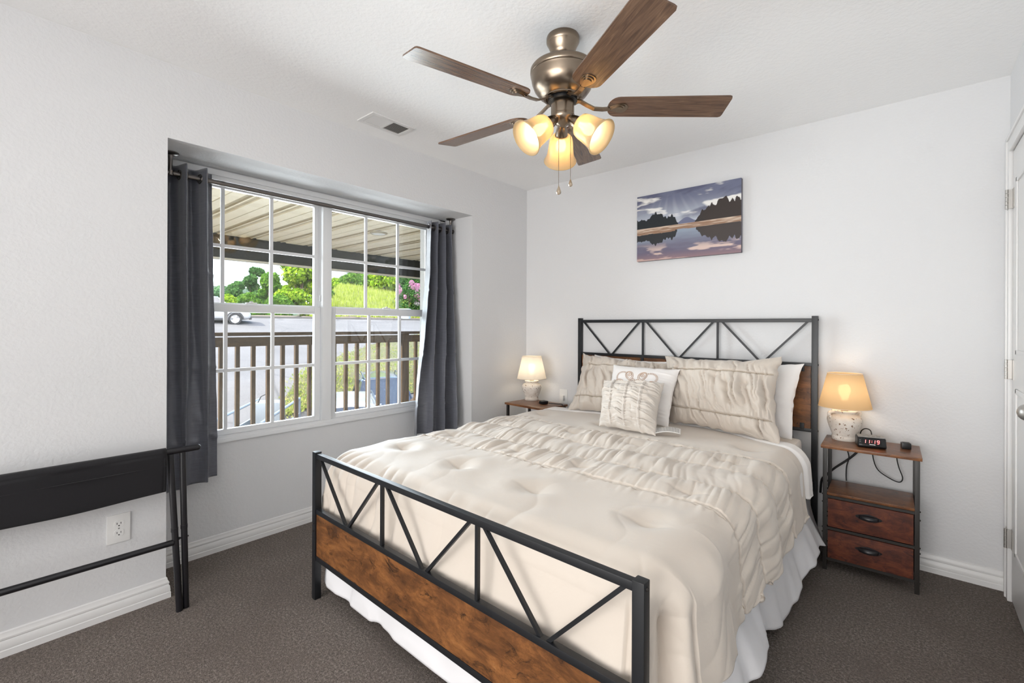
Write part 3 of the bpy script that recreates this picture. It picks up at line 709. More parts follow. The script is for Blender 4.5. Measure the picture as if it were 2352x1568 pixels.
P3 = np.stack([sk[:, 0][:, None] + nor[:, 0][:, None] * out, sk[:, 1][:, None] + nor[:, 1][:, None] * np.minimum(out, .055), .376 - V_ * drop], -1)
skirt = bedobj(MB().grid(P3).build('bed_skirt', M['skirt'], None, smooth=180, fix=False)); md = skirt.modifiers.new('solid', 'SOLIDIFY'); md.thickness = .0015
tag(skirt, 'white gathered bed skirt hanging below the comforter', 'bed skirt')

# ------------------------------------------------------------------ pillows
def pillow(name, mat, corners, puff, label, cat, group=None, disp=None, n=90, pinch=.06, seed=0, back=.5, edge=.012):
    """corners BL, BR, TR, TL in bed space; two puffed faces meeting in a seam. returns object, and a surface function"""
    BL, BR, TR, TL = [np.array(c, float) for c in corners]
    org = (BL + BR + TR + TL) / 4
    g = np.linspace(-1, 1, n); g = np.sin(g * PI / 2) * .35 + g * .65
    U, W = np.meshgrid(g, g, indexing='ij')
    nrm = np.cross(BR - BL, TL - BL); nrm = nrm / np.linalg.norm(nrm)
    if nrm[1] > 0: nrm = -nrm
    def base(U, W):
        pu = U * (1 - pinch * (1 - W ** 2) * np.abs(U) ** 3 + edge * vn(W * 7, U * .5, seed + 11) * np.abs(U) ** 6); pw = W * (1 - pinch * (1.0 + .5 * W) * (1 - U ** 2) * np.abs(W) ** 3 + edge * 1.3 * vn(U * 9, W * .5, seed + 12) * np.abs(W) ** 6)
        a = (pu + 1) / 2; b = (pw + 1) / 2
        return (BL * ((1 - a) * (1 - b))[..., None] + BR * (a * (1 - b))[..., None] + TR * (a * b)[..., None] + TL * ((1 - a) * b)[..., None])
    def bulge(U, W):
        return np.sqrt(np.clip(1 - np.abs(U) ** 2.6, 0, 1)) ** 1.15 * np.sqrt(np.clip(1 - np.abs(W) ** 2.6, 0, 1)) ** 1.15
    def front(U, W, lift=0):
        bl = bulge(U, W); d = puff * bl * (1 + .10 * vn(U * 1.7, W * 1.7, seed + 2))
        if disp is not None: d = d + disp(U, W) * np.clip(bl * 2.2, .12, 1)
        return base(U, W) + nrm * (d + lift)[..., None] + np.array([0, 0, -.012]) * (bl * (1 - W) * .5)[..., None]
    Fp = front(U, W) - org
    Bp = base(U, W) - nrm * (puff * back * bulge(U, W) * (1 + .1 * vn(U * 2, W * 2, seed + 7)))[..., None] - org
    b = MB().grid(Fp); b.grid(Bp, flip=True)
    o = b.build(name, mat, None, smooth=0, fix=False)
    bm = bmesh.new(); bm.from_mesh(o.data); bmesh.ops.remove_doubles(bm, verts=bm.verts[:], dist=.0004); bmesh.ops.recalc_face_normals(bm, faces=bm.faces[:]); bm.to_mesh(o.data); bm.free()
    o.data.polygons.foreach_set('use_smooth', [True] * len(o.data.polygons)); o.data.set_sharp_from_angle(angle=R(75))
    Mbed = Matrix.Translation(BED_O) @ Matrix.Rotation(BED_RZ, 4, 'Z')
    o.location = Mbed @ Vector(org); o.rotation_euler = (0, 0, BED_RZ)
    tag(o, label, cat, group)
    return o, (lambda U, W, lift=0: front(np.asarray(U, float), np.asarray(W, float), np.asarray(lift, float) + 0 * np.asarray(U, float)) - org)
def cot(seed): return lambda U, W: .007 * fbm(U * 2.5, W * 2.5, seed) + .003 * ridged(U * 5 + W, W * 4, seed + 3)
pillow('bed_pillow', M['white_cloth'], [(-.70, 2.06, .63), (.00, 2.06, .63), (.00, 2.105, 1.010), (-.63, 2.105, 1.030)], .045, 'white pillow behind the ruched pillow nearer the window', 'pillow', 'white pillows against the headboard', cot(5), 56, seed=4)
pillow('bed_pillow', M['white_cloth'], [(.08, 1.985, .640), (.735, 1.90, .640), (.760, 2.060, 1.040), (.10, 2.090, 1.020)], .062, 'white pillow jutting past the ruched pillow by the clock nightstand', 'pillow', 'white pillows against the headboard', cot(9), 56, seed=8)
def sham_disp(seed):
    def f(U, W):
        sk_ = .10 * W + .06 * vn(U * 3, W * 3, seed) + .02 * vn(U * 9, W * 8, seed + 1)
        seams = [-.58, .50]; near = np.ones_like(U)
        for s_ in seams: near = np.minimum(near, np.abs(W - s_ - .03 * U * U) / .35)
        mid_ = smooth01(near)
        am = .5 + .8 * np.clip(vn(U * 3.2, W * 2.5, seed + 4) + .4, 0, 1)
        d = (.0185 * billow((U + sk_) * 5.4, W * 1.0, seed + 2) * (.35 + .65 * mid_) + .0120 * billow((U + sk_) * 11.5, W * 1.6, seed + 3)) * am + .0032 * vn(U * 36, W * 4, seed + 6) * (1 - mid_)
        for s_ in seams: d = d - .013 * np.exp(-((W - s_ - .03 * U * U) / .022) ** 2)
        return d
    return f
def sham_stitch(o, f, n=120):
    for s_ in (-.58, .50):
        b = MB(); u = np.linspace(-.955, .955, n); pts = f(u, s_ + .03 * u * u, .0028)
        for q in range(n - 1):
            a = Vector(pts[q]); c = Vector(pts[q + 1]); dv = (c - a) * .36; mid = (a + c) / 2; tv = Vector((0, 0, .0016)) * (1 if q % 2 else -1)
            b.tube([mid - dv - tv, mid + dv + tv], .0011, 4, caps=False)
        b.build('seam_stitching', M['seam'], o, smooth=60, fix=False)
so, sf = pillow('ruched_pillow', M['sham'], [(-.630, 1.75, .655), (.04, 1.905, .655), (.03, 2.015, 1.005), (-.672, 2.005, 1.040)], .092, 'wide beige ruched pillow behind the white embroidered cushion', 'pillow', 'beige ruched pillows', sham_disp(3), 190, .10, seed=20, edge=.035, back=.3); sham_stitch(so, sf)
so, sf = pillow('ruched_pillow', M['sham'], [(.098, 1.795, .665), (.722, 1.690, .655), (.695, 1.878, 1.082), (-.022, 1.985, 1.056)], .100, 'wide beige ruched pillow next to the right bedside lamp', 'pillow', 'beige ruched pillows', sham_disp(17), 190, .10, seed=30, edge=.035, back=.3); sham_stitch(so, sf)
eo, ef = pillow('embroidered_cushion', M['white_cloth'], [(-.262, 1.635, .668), (.168, 1.620, .668), (.150, 1.830, .985), (-.318, 1.850, .985)], .075, 'white square cushion with tan scroll embroidery', 'cushion', None, lambda U, W: .003 * ridged(W * 9 + .4 * U, U * 1.2, 5) * smooth01((U - .2) / .4) + .005 * fbm(U * 2, W * 2, 6), 80, .05, seed=40, back=.2)
# embroidery: scrolls, petals and dotted arcs stitched round a centre
eb = MB()
def sew(pts, r=.0019):
    p = np.array(pts); q = ef(p[:, 0], p[:, 1], .0012); eb.tube([Vector(c) for c in q], r, 5, caps=False)
def spiral(cx, cy, r0, turns, a0, sgn=1, n=26): return [(cx + r0 * (1 - .85 * q / n) * math.cos(a0 + sgn * 2 * PI * turns * q / n), cy + r0 * (1 - .85 * q / n) * math.sin(a0 + sgn * 2 * PI * turns * q / n)) for q in range(n + 1)]
def ring(cx, cy, rx, ry, a=0, n=28): return [(cx + rx * math.cos(2 * PI * q / n) * math.cos(a) - ry * math.sin(2 * PI * q / n) * math.sin(a), cy + rx * math.cos(2 * PI * q / n) * math.sin(a) + ry * math.sin(2 * PI * q / n) * math.cos(a)) for q in range(n + 1)]
ecx, ecy = -.06, -.02
for q in range(8):
    a = PI / 8 + q * PI / 4; c, s_ = math.cos(a), math.sin(a)
    sew(ring(ecx + .52 * c, ecy + .52 * s_, .17, .12, a)); sew(ring(ecx + .53 * c, ecy + .53 * s_, .13, .085, a))
    sew(spiral(ecx + .54 * c, ecy + .54 * s_, .075, 1.6, a, 1 if q % 2 else -1))
    for d in (-1, 1): sew(spiral(ecx + .30 * math.cos(a + d * .2), ecy + .30 * math.sin(a + d * .2), .075, 1.5, a + PI / 2, d))
for q in range(4):
    a = PI / 4 + q * PI / 2; c, s_ = math.cos(a), math.sin(a)
    for rr, n_ in ((.20, 12), (.165, 10)):
        for w in range(n_):
            b_ = a - 1.25 + 2.5 * w / (n_ - 1); x, y = ecx + .55 * c * 1.12 + rr * math.cos(b_), ecy + .55 * s_ * 1.12 + rr * math.sin(b_)
            if abs(x) < .93 and abs(y) < .93: sew(ring(x, y, .012, .012, 0, 8), .0009)
sew(ring(ecx, ecy, .20, .20)); sew(ring(ecx, ecy, .16, .16)); sew(spiral(ecx, ecy, .12, 2.2, 0))
eb.build('embroidery', M['stitch'], eo, smooth=60, fix=False)
def small_disp(U, W):
    near = np.ones_like(U)
    for s_ in (-.5, .02, .5): near = np.minimum(near, np.abs(U - s_) / .26)
    mid_ = smooth01(near); sk_ = .06 * U + .05 * vn(U * 4, W * 3, 3)
    d = .0110 * billow((W + sk_) * 7.0, U * 1.6, 5) * (.45 + .55 * mid_) + .0070 * billow((W + sk_) * 14, U * 2.2, 7)
    return d + .006 * mid_ - .003
so, sf = pillow('ruched_cushion', M['small_cushion'], [(-.150, 1.385, .668), (.205, 1.375, .668), (.150, 1.610, .920), (-.262, 1.625, .900)], .085, 'small beige gathered cushion in front with a care tag', 'cushion', None, small_disp, 150, .06, seed=50, edge=.025)
b = MB()
for s_ in (-.5, .02, .5):
    w = np.linspace(-.97, .97, 60); wd_ = .042
    pl = sf(0 * w + s_ - wd_, w, .002); pr = sf(0 * w + s_ + wd_, w, .002); pm = sf(0 * w + s_, w, .010)
    b.grid(np.stack([pl, pm, pr], 0))
b.build('applied_strips', M['small_cushion'], so, smooth=80)
tg = MB(); Mb_ = Matrix.Rotation(-BED_RZ, 4, 'Z'); 
tb = Vector((.185, 1.395, .668)); 
def tagp(a, c): # a along 0..1, c across 0..1
    return Vector((.190 + .115 * a - .030 * c, 1.372 + .085 * a + .075 * c, .6745 + .012 * math.sin(a * 3.0) + .012 * c))
P4 = np.array([[tagp(a, c) for c in np.linspace(0, 1, 6)] for a in np.linspace(0, 1, 12)])
org = np.array([(-.150 + .205 + .150 - .262) / 4, (1.385 + 1.375 + 1.610 + 1.625) / 4, (.668 * 2 + .920 + .900) / 4])
to = tg.grid(P4 - org).build('care_tag', plain('tag_white', '#efece8', .6), so, fix=False); md = to.modifiers.new('solid', 'SOLIDIFY'); md.thickness = .0006
pr_ = MB()
for i_ in range(15):
    a = .14 + .78 * i_ / 14; random.seed(i_ * 5); c = .10; end = .92 if i_ < 13 else .8
    while c < end:
        l = random.uniform(.03, .11)
        p0, p1 = tagp(a, c), tagp(a, min(c + l, end)); pr_.bar(p0 + Vector((0, 0, .0011)) - Vector(org), p1 + Vector((0, 0, .0011)) - Vector(org), .0024, .0004); c += l + .025
pr_.build('printed_lines', plain('tag_ink', '#7d7974', .7), to, smooth=0)

# ------------------------------------------------------------------ nightstands
def nightstand(label, x0, x1, y0, y1, rz=0):
    """x0..x1 / y0..y1: the board's plan; front faces -y"""
    cx_, cy_ = (x0 + x1) / 2, (y0 + y1) / 2; hx, hy = (x1 - x0) / 2, (y1 - y0) / 2
    t = thing('nightstand', label, 'nightstand', (cx_, cy_, 0), rz, 'two-drawer nightstands')
    MB().box((-hx, -hy, .625), (hx, hy, .640), .0012).build('tabletop', M['top_wood'], t, smooth=30)
    li, lo = hx - .026, hx - .008
    for sx in (-1, 1):
        for sy_ in (-1, 1):
            xa, xb = sorted((sx * li, sx * lo)); yy = sorted((sy_ * (hy - .012), sy_ * (hy - .030)))
            lg = MB().box((xa, yy[0], 0), (xb, yy[1], .625), .001).build('leg', M['dark_metal'], t, smooth=30)
            for z in (.385, .345, .215, .19, .05): MB().sphere((sx * lo, (yy[0] + yy[1]) / 2, z), .0045, 8, 6).build('bolt', M['dark_metal'], lg)
    MB().box((-li, -hy + .014, .385), (li, hy - .014, .398), .001).build('shelf_board', M['top_wood'], t, smooth=30)
    b = MB()
    for z in (.371, .209, .052): b.box((-li, -hy + .013, z), (li, -hy + .026, z + .013)); b.box((-li, hy - .026, z), (li, hy - .013, z + .013))
    for z in (.209, .052):
        for sx in (-1, 1): b.box((sx * (li - .006) - .006, -hy + .026, z), (sx * (li - .006) + .006, hy - .026, z + .013))
    b.build('drawer_rails', M['dark_metal'], t, smooth=0)
    for z0, z1 in ((.226, .368), (.066, .206)):
        d = MB().box((-li + .004, -hy + .010, z0), (li - .004, hy - .03, z1), .004).build('drawer', M['drawer'], t, smooth=30)
        zc = (z0 + z1) / 2 + .008; h_ = MB()
        pts = []
        nu_, nv_ = 22, 10
        G = np.zeros((nu_, nv_, 3))
        for i_ in range(nu_):
            for j_ in range(nv_):
                a = PI * i_ / (nu_ - 1); bb = PI / 2 * 1.25 * j_ / (nv_ - 1) - .02
                G[i_, j_] = (-.040 * math.cos(a), -hy + .010 - .021 * math.sin(a) * max(0.0, math.sin(min(bb, 1.9))) ** .8 - .002, zc + .017 * math.cos(bb) * (.45 + .55 * math.sin(a)))
        h_.grid(G)
        out_ = [(.053 * math.cos(2 * PI * q / 28), zc + .004 + .019 * math.sin(2 * PI * q / 28) * (1 - .45 * abs(math.cos(2 * PI * q / 28)))) for q in range(28)]
        h_.prism(out_, 'y', -hy + .007, -hy + .0105)
        for sx in (-1, 1): h_.sphere((sx * .046, -hy + .0065, zc + .003), .003, 8, 6)
        ho = h_.build('cup_handle', M['rack_metal'], d, smooth=50)
    return t
ns_r = nightstand('nightstand with the red-digit alarm clock on it', 2.2235, 2.6175, -.337, -.045, R(1.5))
ns_l = nightstand('nightstand in the corner, half hidden behind the bed', .145, .550, -.455, -.165, R(-5))

# ------------------------------------------------------------------ table lamps
LAMPB = emis('lamp_bulb_glow', (1.0, .86, .66), LAMP_BULB_W / .0113 / PI)
def table_lamp(label, x, y, z, shade, s=1.0, ears=True, rz=0.):
    t = thing('table_lamp', label, 'lamp', (x, y, z), rz, 'urn lamps on the nightstands')
    u = MB().lathe([(.001, 0), (.056, 0), (.058, .004), (.058, .018), (.0555, .022), (.056, .026), (.066, .055), (.076, .085), (.080, .104), (.078, .118), (.066, .132), (.052, .138), (.049, .144), (.057, .150), (.058, .157), (.050, .160), (.040, .156), (.001, .154)], None, 40)
    uo = u.build('urn_base', M['ceramic'], t, smooth=50)
    if ears:
        for sx in (-1, 1):
            pts = [(sx * (.052 + .030 * math.sin(PI * q / 12)), 0, .150 - .045 * q / 12 + .012 * math.sin(PI * q / 12)) for q in range(13)]
            MB().tube(pts, .0085, 10).build('handle', M['ceramic'], uo)
    MB().cyl((0, 0, .153), (0, 0, .176), .017, n=24).cyl((0, 0, .176), (0, 0, .215), .011, n=16).build('neck', plain('lamp_neck', '#c9b79f', .6), t)
    prof = [(.120, .176), (.0785, .357)]
    so_ = MB().lathe(prof, None, 64).build('lamp_shade', shade, t, smooth=60, fix=False)
    b = MB()
    for rr, zz in ((.120, .176), (.0785, .357)): b.tube([(rr * math.cos(2 * PI * q / 64), rr * math.sin(2 * PI * q / 64), zz) for q in range(64)], .0016, 6, closed=True)
    for q in range(3): b.tube([(0, 0, .300), (.0785 * math.cos(2.1 * q), .0785 * math.sin(2.1 * q), .352)], .0012, 5)
    b.tube([(.014 * math.cos(2 * PI * q / 16), .014 * math.sin(2 * PI * q / 16), .300) for q in range(16)], .0014, 6, closed=True)
    b.build('shade_ring', plain('shade_wire', '#d8cbb8', .5), so_)
    MB().lathe([(.001, 0), (.013, 0), (.014, .012), (.022, .030), (.0285, .050), (.0285, .060), (.022, .078), (.010, .086), (.001, .088)], Matrix.Translation((0, 0, .212)), 24).build('bulb', LAMPB, t)
    return t
table_lamp('lit urn lamp with beige shade beside the alarm clock', 2.308, -.124, .640, M['shade_beige'], rz=R(38))
table_lamp('lit urn lamp with white shade in the far corner', .212, -.190, .640, M['shade_white'], ears=False)

# ------------------------------------------------------------------ things on the nightstands
ck = thing('alarm_clock', 'black alarm clock with red digits reading 11:19', 'alarm clock', (2.424, -.218, .640), R(13))
b = MB(); b.prism([(-.040, 0), (-.046, .012), (-.030, .050), (.034, .052), (.040, .040), (.040, 0)], 'x', -.058, .058)
bo = b.build('body', M['black'], ck, smooth=25); md = bo.modifiers.new('bev', 'BEVEL'); md.width = .006; md.segments = 3; md.limit_method = 'ANGLE'
tpb = MB().prism([(-.031, .0505), (.033, .0525), (.033, .0545), (-.029, .0535)], 'x', -.055, .055).build('top_panel', M['grey_plastic'], ck, smooth=25)
for i_ in range(4): MB().box((-.034 + .02 * i_, -.012, .0535), (-.022 + .02 * i_, .004, .0572), .0015).build('button', M['grey_plastic'], tpb, smooth=30)
fdir = Vector((0, .016, .038)).normalized()       # up along the front face
fn = Vector((0, -.038, .016)).normalized()
def fp(x, h, o=.0008): return Vector((x, -.046, .012)) + fdir * h + fn * o
dsp = MB(); dsp.add([fp(-.040, .003), fp(.038, .003), fp(.038, .036), fp(-.040, .036)], [(0, 1, 2, 3)]); dso = dsp.build('display_window', plain('display_black', '#0a0708', .12), ck, smooth=0)
SEG = {'1': 'bc', '9': 'abcdfg'}
def digit(b, ch, x, h0=.013, w=.0085, hh=.0165):
    th = .0021; sl = .12
    def pt(px, ph): return fp(x + px + ph * sl, h0 + ph, .0016)
    segs = {'a': ((0, hh), (w, hh)), 'b': ((w, hh / 2), (w, hh)), 'c': ((w, 0), (w, hh / 2)), 'd': ((0, 0), (w, 0)), 'e': ((0, 0), (0, hh / 2)), 'f': ((0, hh / 2), (0, hh)), 'g': ((0, hh / 2), (w, hh / 2))}
    for s_ in SEG[ch]:
        (ax, ah), (bx, bh) = segs[s_]; A_, B_ = pt(ax, ah), pt(bx, bh); d = (B_ - A_) * .07; b.bar(A_ + d, B_ - d, th, .0004, fn)
b = MB()
for ch, x in (('1', -.036), ('1', -.020), ('1', .002), ('9', .019)): digit(b, ch, x)
for h_ in (.0185, .0255): b.bar(fp(-.0035 + h_ * .12, h_ - .001, .0016), fp(-.0035 + h_ * .12, h_ + .001, .0016), .0022, .0004, fn)
b.build('red_digits', M['red_led'], dso, smooth=0)
b = MB().bar(fp(-.012, .0068, .0012), fp(.012, .0068, .0012), .0032, .0004, fn); b.build('maker_plate', M['white_plastic'], dso, smooth=0)
b = MB()
for h_ in (.018, .026): b.bar(fp(-.051, h_, .0012), fp(-.046, h_, .0012), .0022, .0006, fn)
b.build('side_marks', M['grey_plastic'], bo, smooth=0)

def power_cube(label, x, y, w, h, rz):
    t = thing('charging_puck', label, 'charger', (x, y, .640), rz, 'small black chargers on the nightstands')
    b = MB().box((-w, -w, .0), (w, w, h), .006); b.build('case', M['black'], t, smooth=40)
    MB().box((-w + .006, -w + .006, h - .0005), (w - .006, w - .006, h + .0012), .001).build('top_plate', plain('charger_top', '#2b2c2c', .5), t, smooth=40)
    return t
power_cube('small black charging cube at the end of the clock nightstand', 2.561, -.150, .019, .030, R(10))
power_cube('flat black puck on the corner nightstand by the lamp', .410, -.292, .026, .024, R(-12))
def cable(label, pts, r, mat='black_cable', cat='cable'):
    # smooth path through the points
    out = []
    P_ = [Vector(p) for p in pts]
    for i_ in range(len(P_) - 1):
        p0, p1, p2, p3 = P_[max(i_ - 1, 0)], P_[i_], P_[i_ + 1], P_[min(i_ + 2, len(P_) - 1)]
        for q in range(8):
            t = q / 8; out.append(.5 * ((2 * p1) + (-p0 + p2) * t + (2 * p0 - 5 * p1 + 4 * p2 - p3) * t * t + (-p0 + 3 * p1 - 3 * p2 + p3) * t ** 3))
    out.append(P_[-1]); o = out[0].copy()
    b = MB().tube([p - o for p in out], r, 8).build('power_cable', M[mat], None); b.location = o
    return tag(b, label, cat, 'black cables round the nightstands')
cable('thick black cable sagging from the clock nightstand to the bed post', [(2.390, -.058, .622), (2.375, -.050, .59), (2.325, -.045, .525), (2.255, -.042, .455), (2.215, -.040, .405), (2.195, -.035, .375), (2.188, -.030, .30)], .0058)
cable('black cable looping down under the clock nightstand tabletop', [(2.428, -.052, .622), (2.425, -.048, .56), (2.445, -.046, .49), (2.495, -.045, .452), (2.535, -.045, .440), (2.548, -.045, .465), (2.532, -.046, .520), (2.525, -.050, .575), (2.540, -.060, .622)], .0026)
cable('black cable dropping straight to the clock nightstand shelf', [(2.315, -.060, .622), (2.316, -.055, .57), (2.322, -.052, .530), (2.312, -.052, .48), (2.310, -.054, .43), (2.312, -.060, .402)], .0030)
cable('black cable bundle tucked up below the charging cube', [(2.480, -.085, .612), (2.510, -.08, .603), (2.555, -.085, .598), (2.590, -.10, .608), (2.560, -.10, .617), (2.52, -.09, .597), (2.500, -.085, .582), (2.53, -.08, .60), (2.55, -.075, .618)], .0024)
cable('black cable rising in an arc behind the alarm clock', [(2.372, -.075, .648), (2.376, -.078, .685), (2.395, -.085, .705), (2.418, -.10, .700), (2.425, -.125, .672)], .0028)
cable('thin black cable on the corner nightstand running off its edge', [(.445, -.275, .6475), (.47, -.262, .6465), (.51, -.255, .6465), (.552, -.250, .6465), (.572, -.248, .628), (.578, -.246, .60)], .0034)
op = thing('wall_outlet', 'white wall outlet with a plug behind the corner nightstand', 'outlet', (.400, 0, .665))
MB().box((-.038, -.006, -.058), (.038, 0, .058), .002).build('cover_plate', M['white_plastic'], op)
MB().box((-.016, -.034, -.030), (.016, -.006, .010), .004).build('plug', M['white_plastic'], op)

# ------------------------------------------------------------------ folded luggage rack against the wall
rk = thing('luggage_rack', 'folded black luggage rack leaning by the window alcove', 'luggage rack', (.15, -2.9, 0))
RYo = -2.9
def rp(x, y, z): return (x - .15, y - RYo, z)
for (xt, yt, xb, yb, ztop) in ((.118, -2.628, .168, -2.604, .675), (.122, -2.584, .158, -2.578, .680), (.118, -3.36, .168, -3.384, .675), (.122, -3.404, .158, -3.410, .680)):
    lg = MB().cyl(rp(xt, yt, ztop), rp(xb, yb, .0), .0125, n=18).build('leg', M['rack_metal'], rk)
    f_ = .47; c = Vector(rp(xt + (xb - xt) * f_, yt + (yb - yt) * f_, ztop * (1 - f_)))
    MB().cyl(c, c + Vector((0, 0, -.016)), .0135, n=18).build('leg_sleeve', M['rack_metal'], lg)
    b = MB(); b.cyl(c + Vector((0, -.017, -.055)), c + Vector((0, .017, -.055)), .0035, n=10).sphere(c + Vector((0, -.017, -.055)), .0055, 10, 6)
    b.build('pivot_bolt', M['rack_metal'], lg)
MB().cyl(rp(.126, -2.528, .690), rp(.126, -3.46, .690), .0135, n=20).sphere(rp(.126, -2.528, .690), .0135, 14, 8).build('top_bar', M['rack_metal'], rk)
MB().cyl(rp(.095, -2.640, .690), rp(.095, -3.36, .690), .0125, n=20).build('top_bar', M['rack_metal'], rk)
MB().cyl(rp(.149, -2.624, .298), rp(.149, -3.37, .298), .0125, n=20).build('cross_bar', M['rack_metal'], rk)
# fabric: sleeve round the front bar and a hanging fold
nu_, nv_ = 40, 40; G = np.zeros((nu_, nv_, 3))
for i_ in range(nu_):
    y = -2.646 - .71 * i_ / (nu_ - 1)
    for j_ in range(nv_):
        if j_ < 16:
            a = PI * 1.15 * (1 - j_ / 15.); x, z = .126 + .0175 * math.cos(a - .3), .690 + .0175 * math.sin(a - .3)
            if j_ == 15: pass
        else:
            t = (j_ - 16) / (nv_ - 17.); x, z = .1435 - .010 * t + .004 * math.sin(t * 3 + i_ * .3), .680 - .158 * t
            z -= .010 * math.sin(PI * i_ / (nu_ - 1)) * t
        G[i_, j_] = rp(x, y, z)
fo = MB().grid(G).build('canvas_sling', M['black_canvas'], rk, smooth=60, fix=False); md = fo.modifiers.new('solid', 'SOLIDIFY'); md.thickness = .003; md.offset = 0
b = MB()
for y in (-2.655,): b.box(rp(.1445, y - .002, .53), rp(.1462, y + .002, .672))
b.box(rp(.142, -3.35, .634), rp(.1464, -2.646, .637)); b.build('hem_seam', M['black_canvas'], fo, smooth=0)

# ================================================================== outside
def terr(x, y):
    s_ = -x
    z = -1.7 + .147 * (s_ - 7.3)
    if s_ < 14: w = min(1, max(0, (s_ - 9.6) / 4.4)); z = -1.95 * (1 - w) + z * w          # level parking pad below the deck
    if s_ > 30.6: z = 1.725 + .05 * (min(s_, 33) - 30.6)
    if s_ > 33:
        w = min(1., max(0., (y - 15 - .51 * (s_ - 36)) / 4.)); w = w * w * (3 - 2 * w)      # the bank only rises right of the lot
        z = 1.845 + w * (.27 * (min(s_, 48) - 33) + .09 * max(0, s_ - 48)) - (1 - w) * .02 * (s_ - 33)
    return z
EXT = .195                                     # outdoor colours scaled down to balance the raised sun strength
def lin_l(h): return tuple(min(1, c_ * .58) for c_ in lin(h))
def lin_e(h): return tuple(c_ * EXT for c_ in lin(h))
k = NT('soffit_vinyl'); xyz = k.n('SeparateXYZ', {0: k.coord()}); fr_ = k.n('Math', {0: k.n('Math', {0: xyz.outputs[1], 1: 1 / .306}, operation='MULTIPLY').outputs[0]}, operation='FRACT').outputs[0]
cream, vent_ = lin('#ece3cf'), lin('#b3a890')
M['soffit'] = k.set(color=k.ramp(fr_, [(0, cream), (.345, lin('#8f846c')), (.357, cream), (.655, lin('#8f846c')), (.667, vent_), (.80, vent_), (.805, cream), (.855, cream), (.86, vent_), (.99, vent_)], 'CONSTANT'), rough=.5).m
M['beam'] = plain('dark_stained_beam', '#1b1b10', .8)
k = NT('treated_timber'); c = k.coord((9, 9, 1.2)); g = k.noise(c, 6, 4, .6, .5)
M['timber'] = k.set(color=k.ramp(g, [(.3, lin('#33240f')), (.55, lin('#463217')), (.75, lin('#574020'))]), rough=.75).m
k = NT('timber_horizontal'); c = k.coord((9, 1.2, 9)); g = k.noise(c, 6, 4, .6, .5)
M['timber_h'] = k.set(color=k.ramp(g, [(.3, lin('#33240f')), (.55, lin('#463217')), (.75, lin('#574020'))]), rough=.75).m
k = NT('asphalt'); c = k.coord(); a = k.noise(c, 30, 4, .7); b_ = k.noise(c, .35, 3, .5); cr = k.n('TexVoronoi', {'Vector': k.coord((.28, .22, .2)), 'Scale': 1.0}, feature='DISTANCE_TO_EDGE').outputs['Distance']
col = k.mix(.5, k.ramp(a, [(.3, lin_e('#8f8c89')), (.7, lin_e('#b9b6b2'))]), k.ramp(b_, [(.35, lin_e('#98948f')), (.65, lin_e('#c4c0bb'))]))
col = k.mix(k.ramp(cr, [(.0, (.6, .6, .6)), (.012, (0, 0, 0))]), col, lin_e('#5c5a58'))
M['asphalt'] = k.set(color=col, rough=.9).m
def grass_mat(name, c0, c1, c2, sc):
    k = NT(name); c = k.coord(); a = k.noise(c, sc, 5, .7); b_ = k.noise(c, sc * .12, 3, .6)
    q = k.mix(.55, k.ramp(a, [(.3, lin_e(c0)), (.55, lin_e(c1)), (.75, lin_e(c2))]), k.ramp(b_, [(.35, lin_e(c1)), (.65, lin_e(c2))]))
    return k.set(color=q, rough=.9, normal=k.bump(a, .8, .06)).m
M['lawn'] = grass_mat('dry_lawn', '#5f7428', '#8d9444', '#b6a573', 5)
M['meadow'] = grass_mat('tall_meadow_grass', '#718a26', '#95a53a', '#b9c068', 3)
M['dirt'] = grass_mat('bare_dirt', '#7d6a55', '#a78f73', '#c4b193', 6)
M['deck'] = plain('deck_boards', '#d8cbb2', .8)
M['kerb'] = plain('concrete_kerb', lin_e('#a9a49d'), .85)
def leaf_mat(name, c0, c1, c2):
    k = NT(name); oi = k.n('NewGeometry'); 
    q = k.ramp(oi.outputs['Random Per Island'], [(.0, lin_l(c0)), (.5, lin_l(c1)), (1.0, lin_l(c2))])
    d = k.n('BsdfDiffuse', {'Color': q}); t = k.n('BsdfTranslucent', {'Color': q}); mx = k.n('MixShader', {0: .4, 1: d.outputs[0], 2: t.outputs[0]})
    k.link(mx.outputs[0], k.out.inputs[0]); return k.m
M['leaf_bright'] = leaf_mat('leaves_bright', '#5f8a1c', '#8fb52c', '#c2d94a')
M['leaf_mid'] = leaf_mat('leaves_mid', '#3f6a22', '#5f8c30', '#86ad45')
M['leaf_deep'] = leaf_mat('leaves_deep', '#33592c', '#4c773c', '#6b9350')
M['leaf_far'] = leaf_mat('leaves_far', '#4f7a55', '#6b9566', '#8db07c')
M['petal_pink'] = leaf_mat('petals_pink', '#c77fa4', '#dd9fbe', '#efc6d8')
M['petal_white'] = leaf_mat('petals_white', '#e9dcdc', '#f3eaea', '#fbf6f6')
M['bark'] = plain('bark', '#5b4a3a', .9)

# porch: deck, soffit, beam
struct(MB().box((-2.85, -6, -.16), (-.55, 1.2, -.02)).build('porch_deck', M['deck'], smooth=0))
sf_ = MB(); y = -6.0
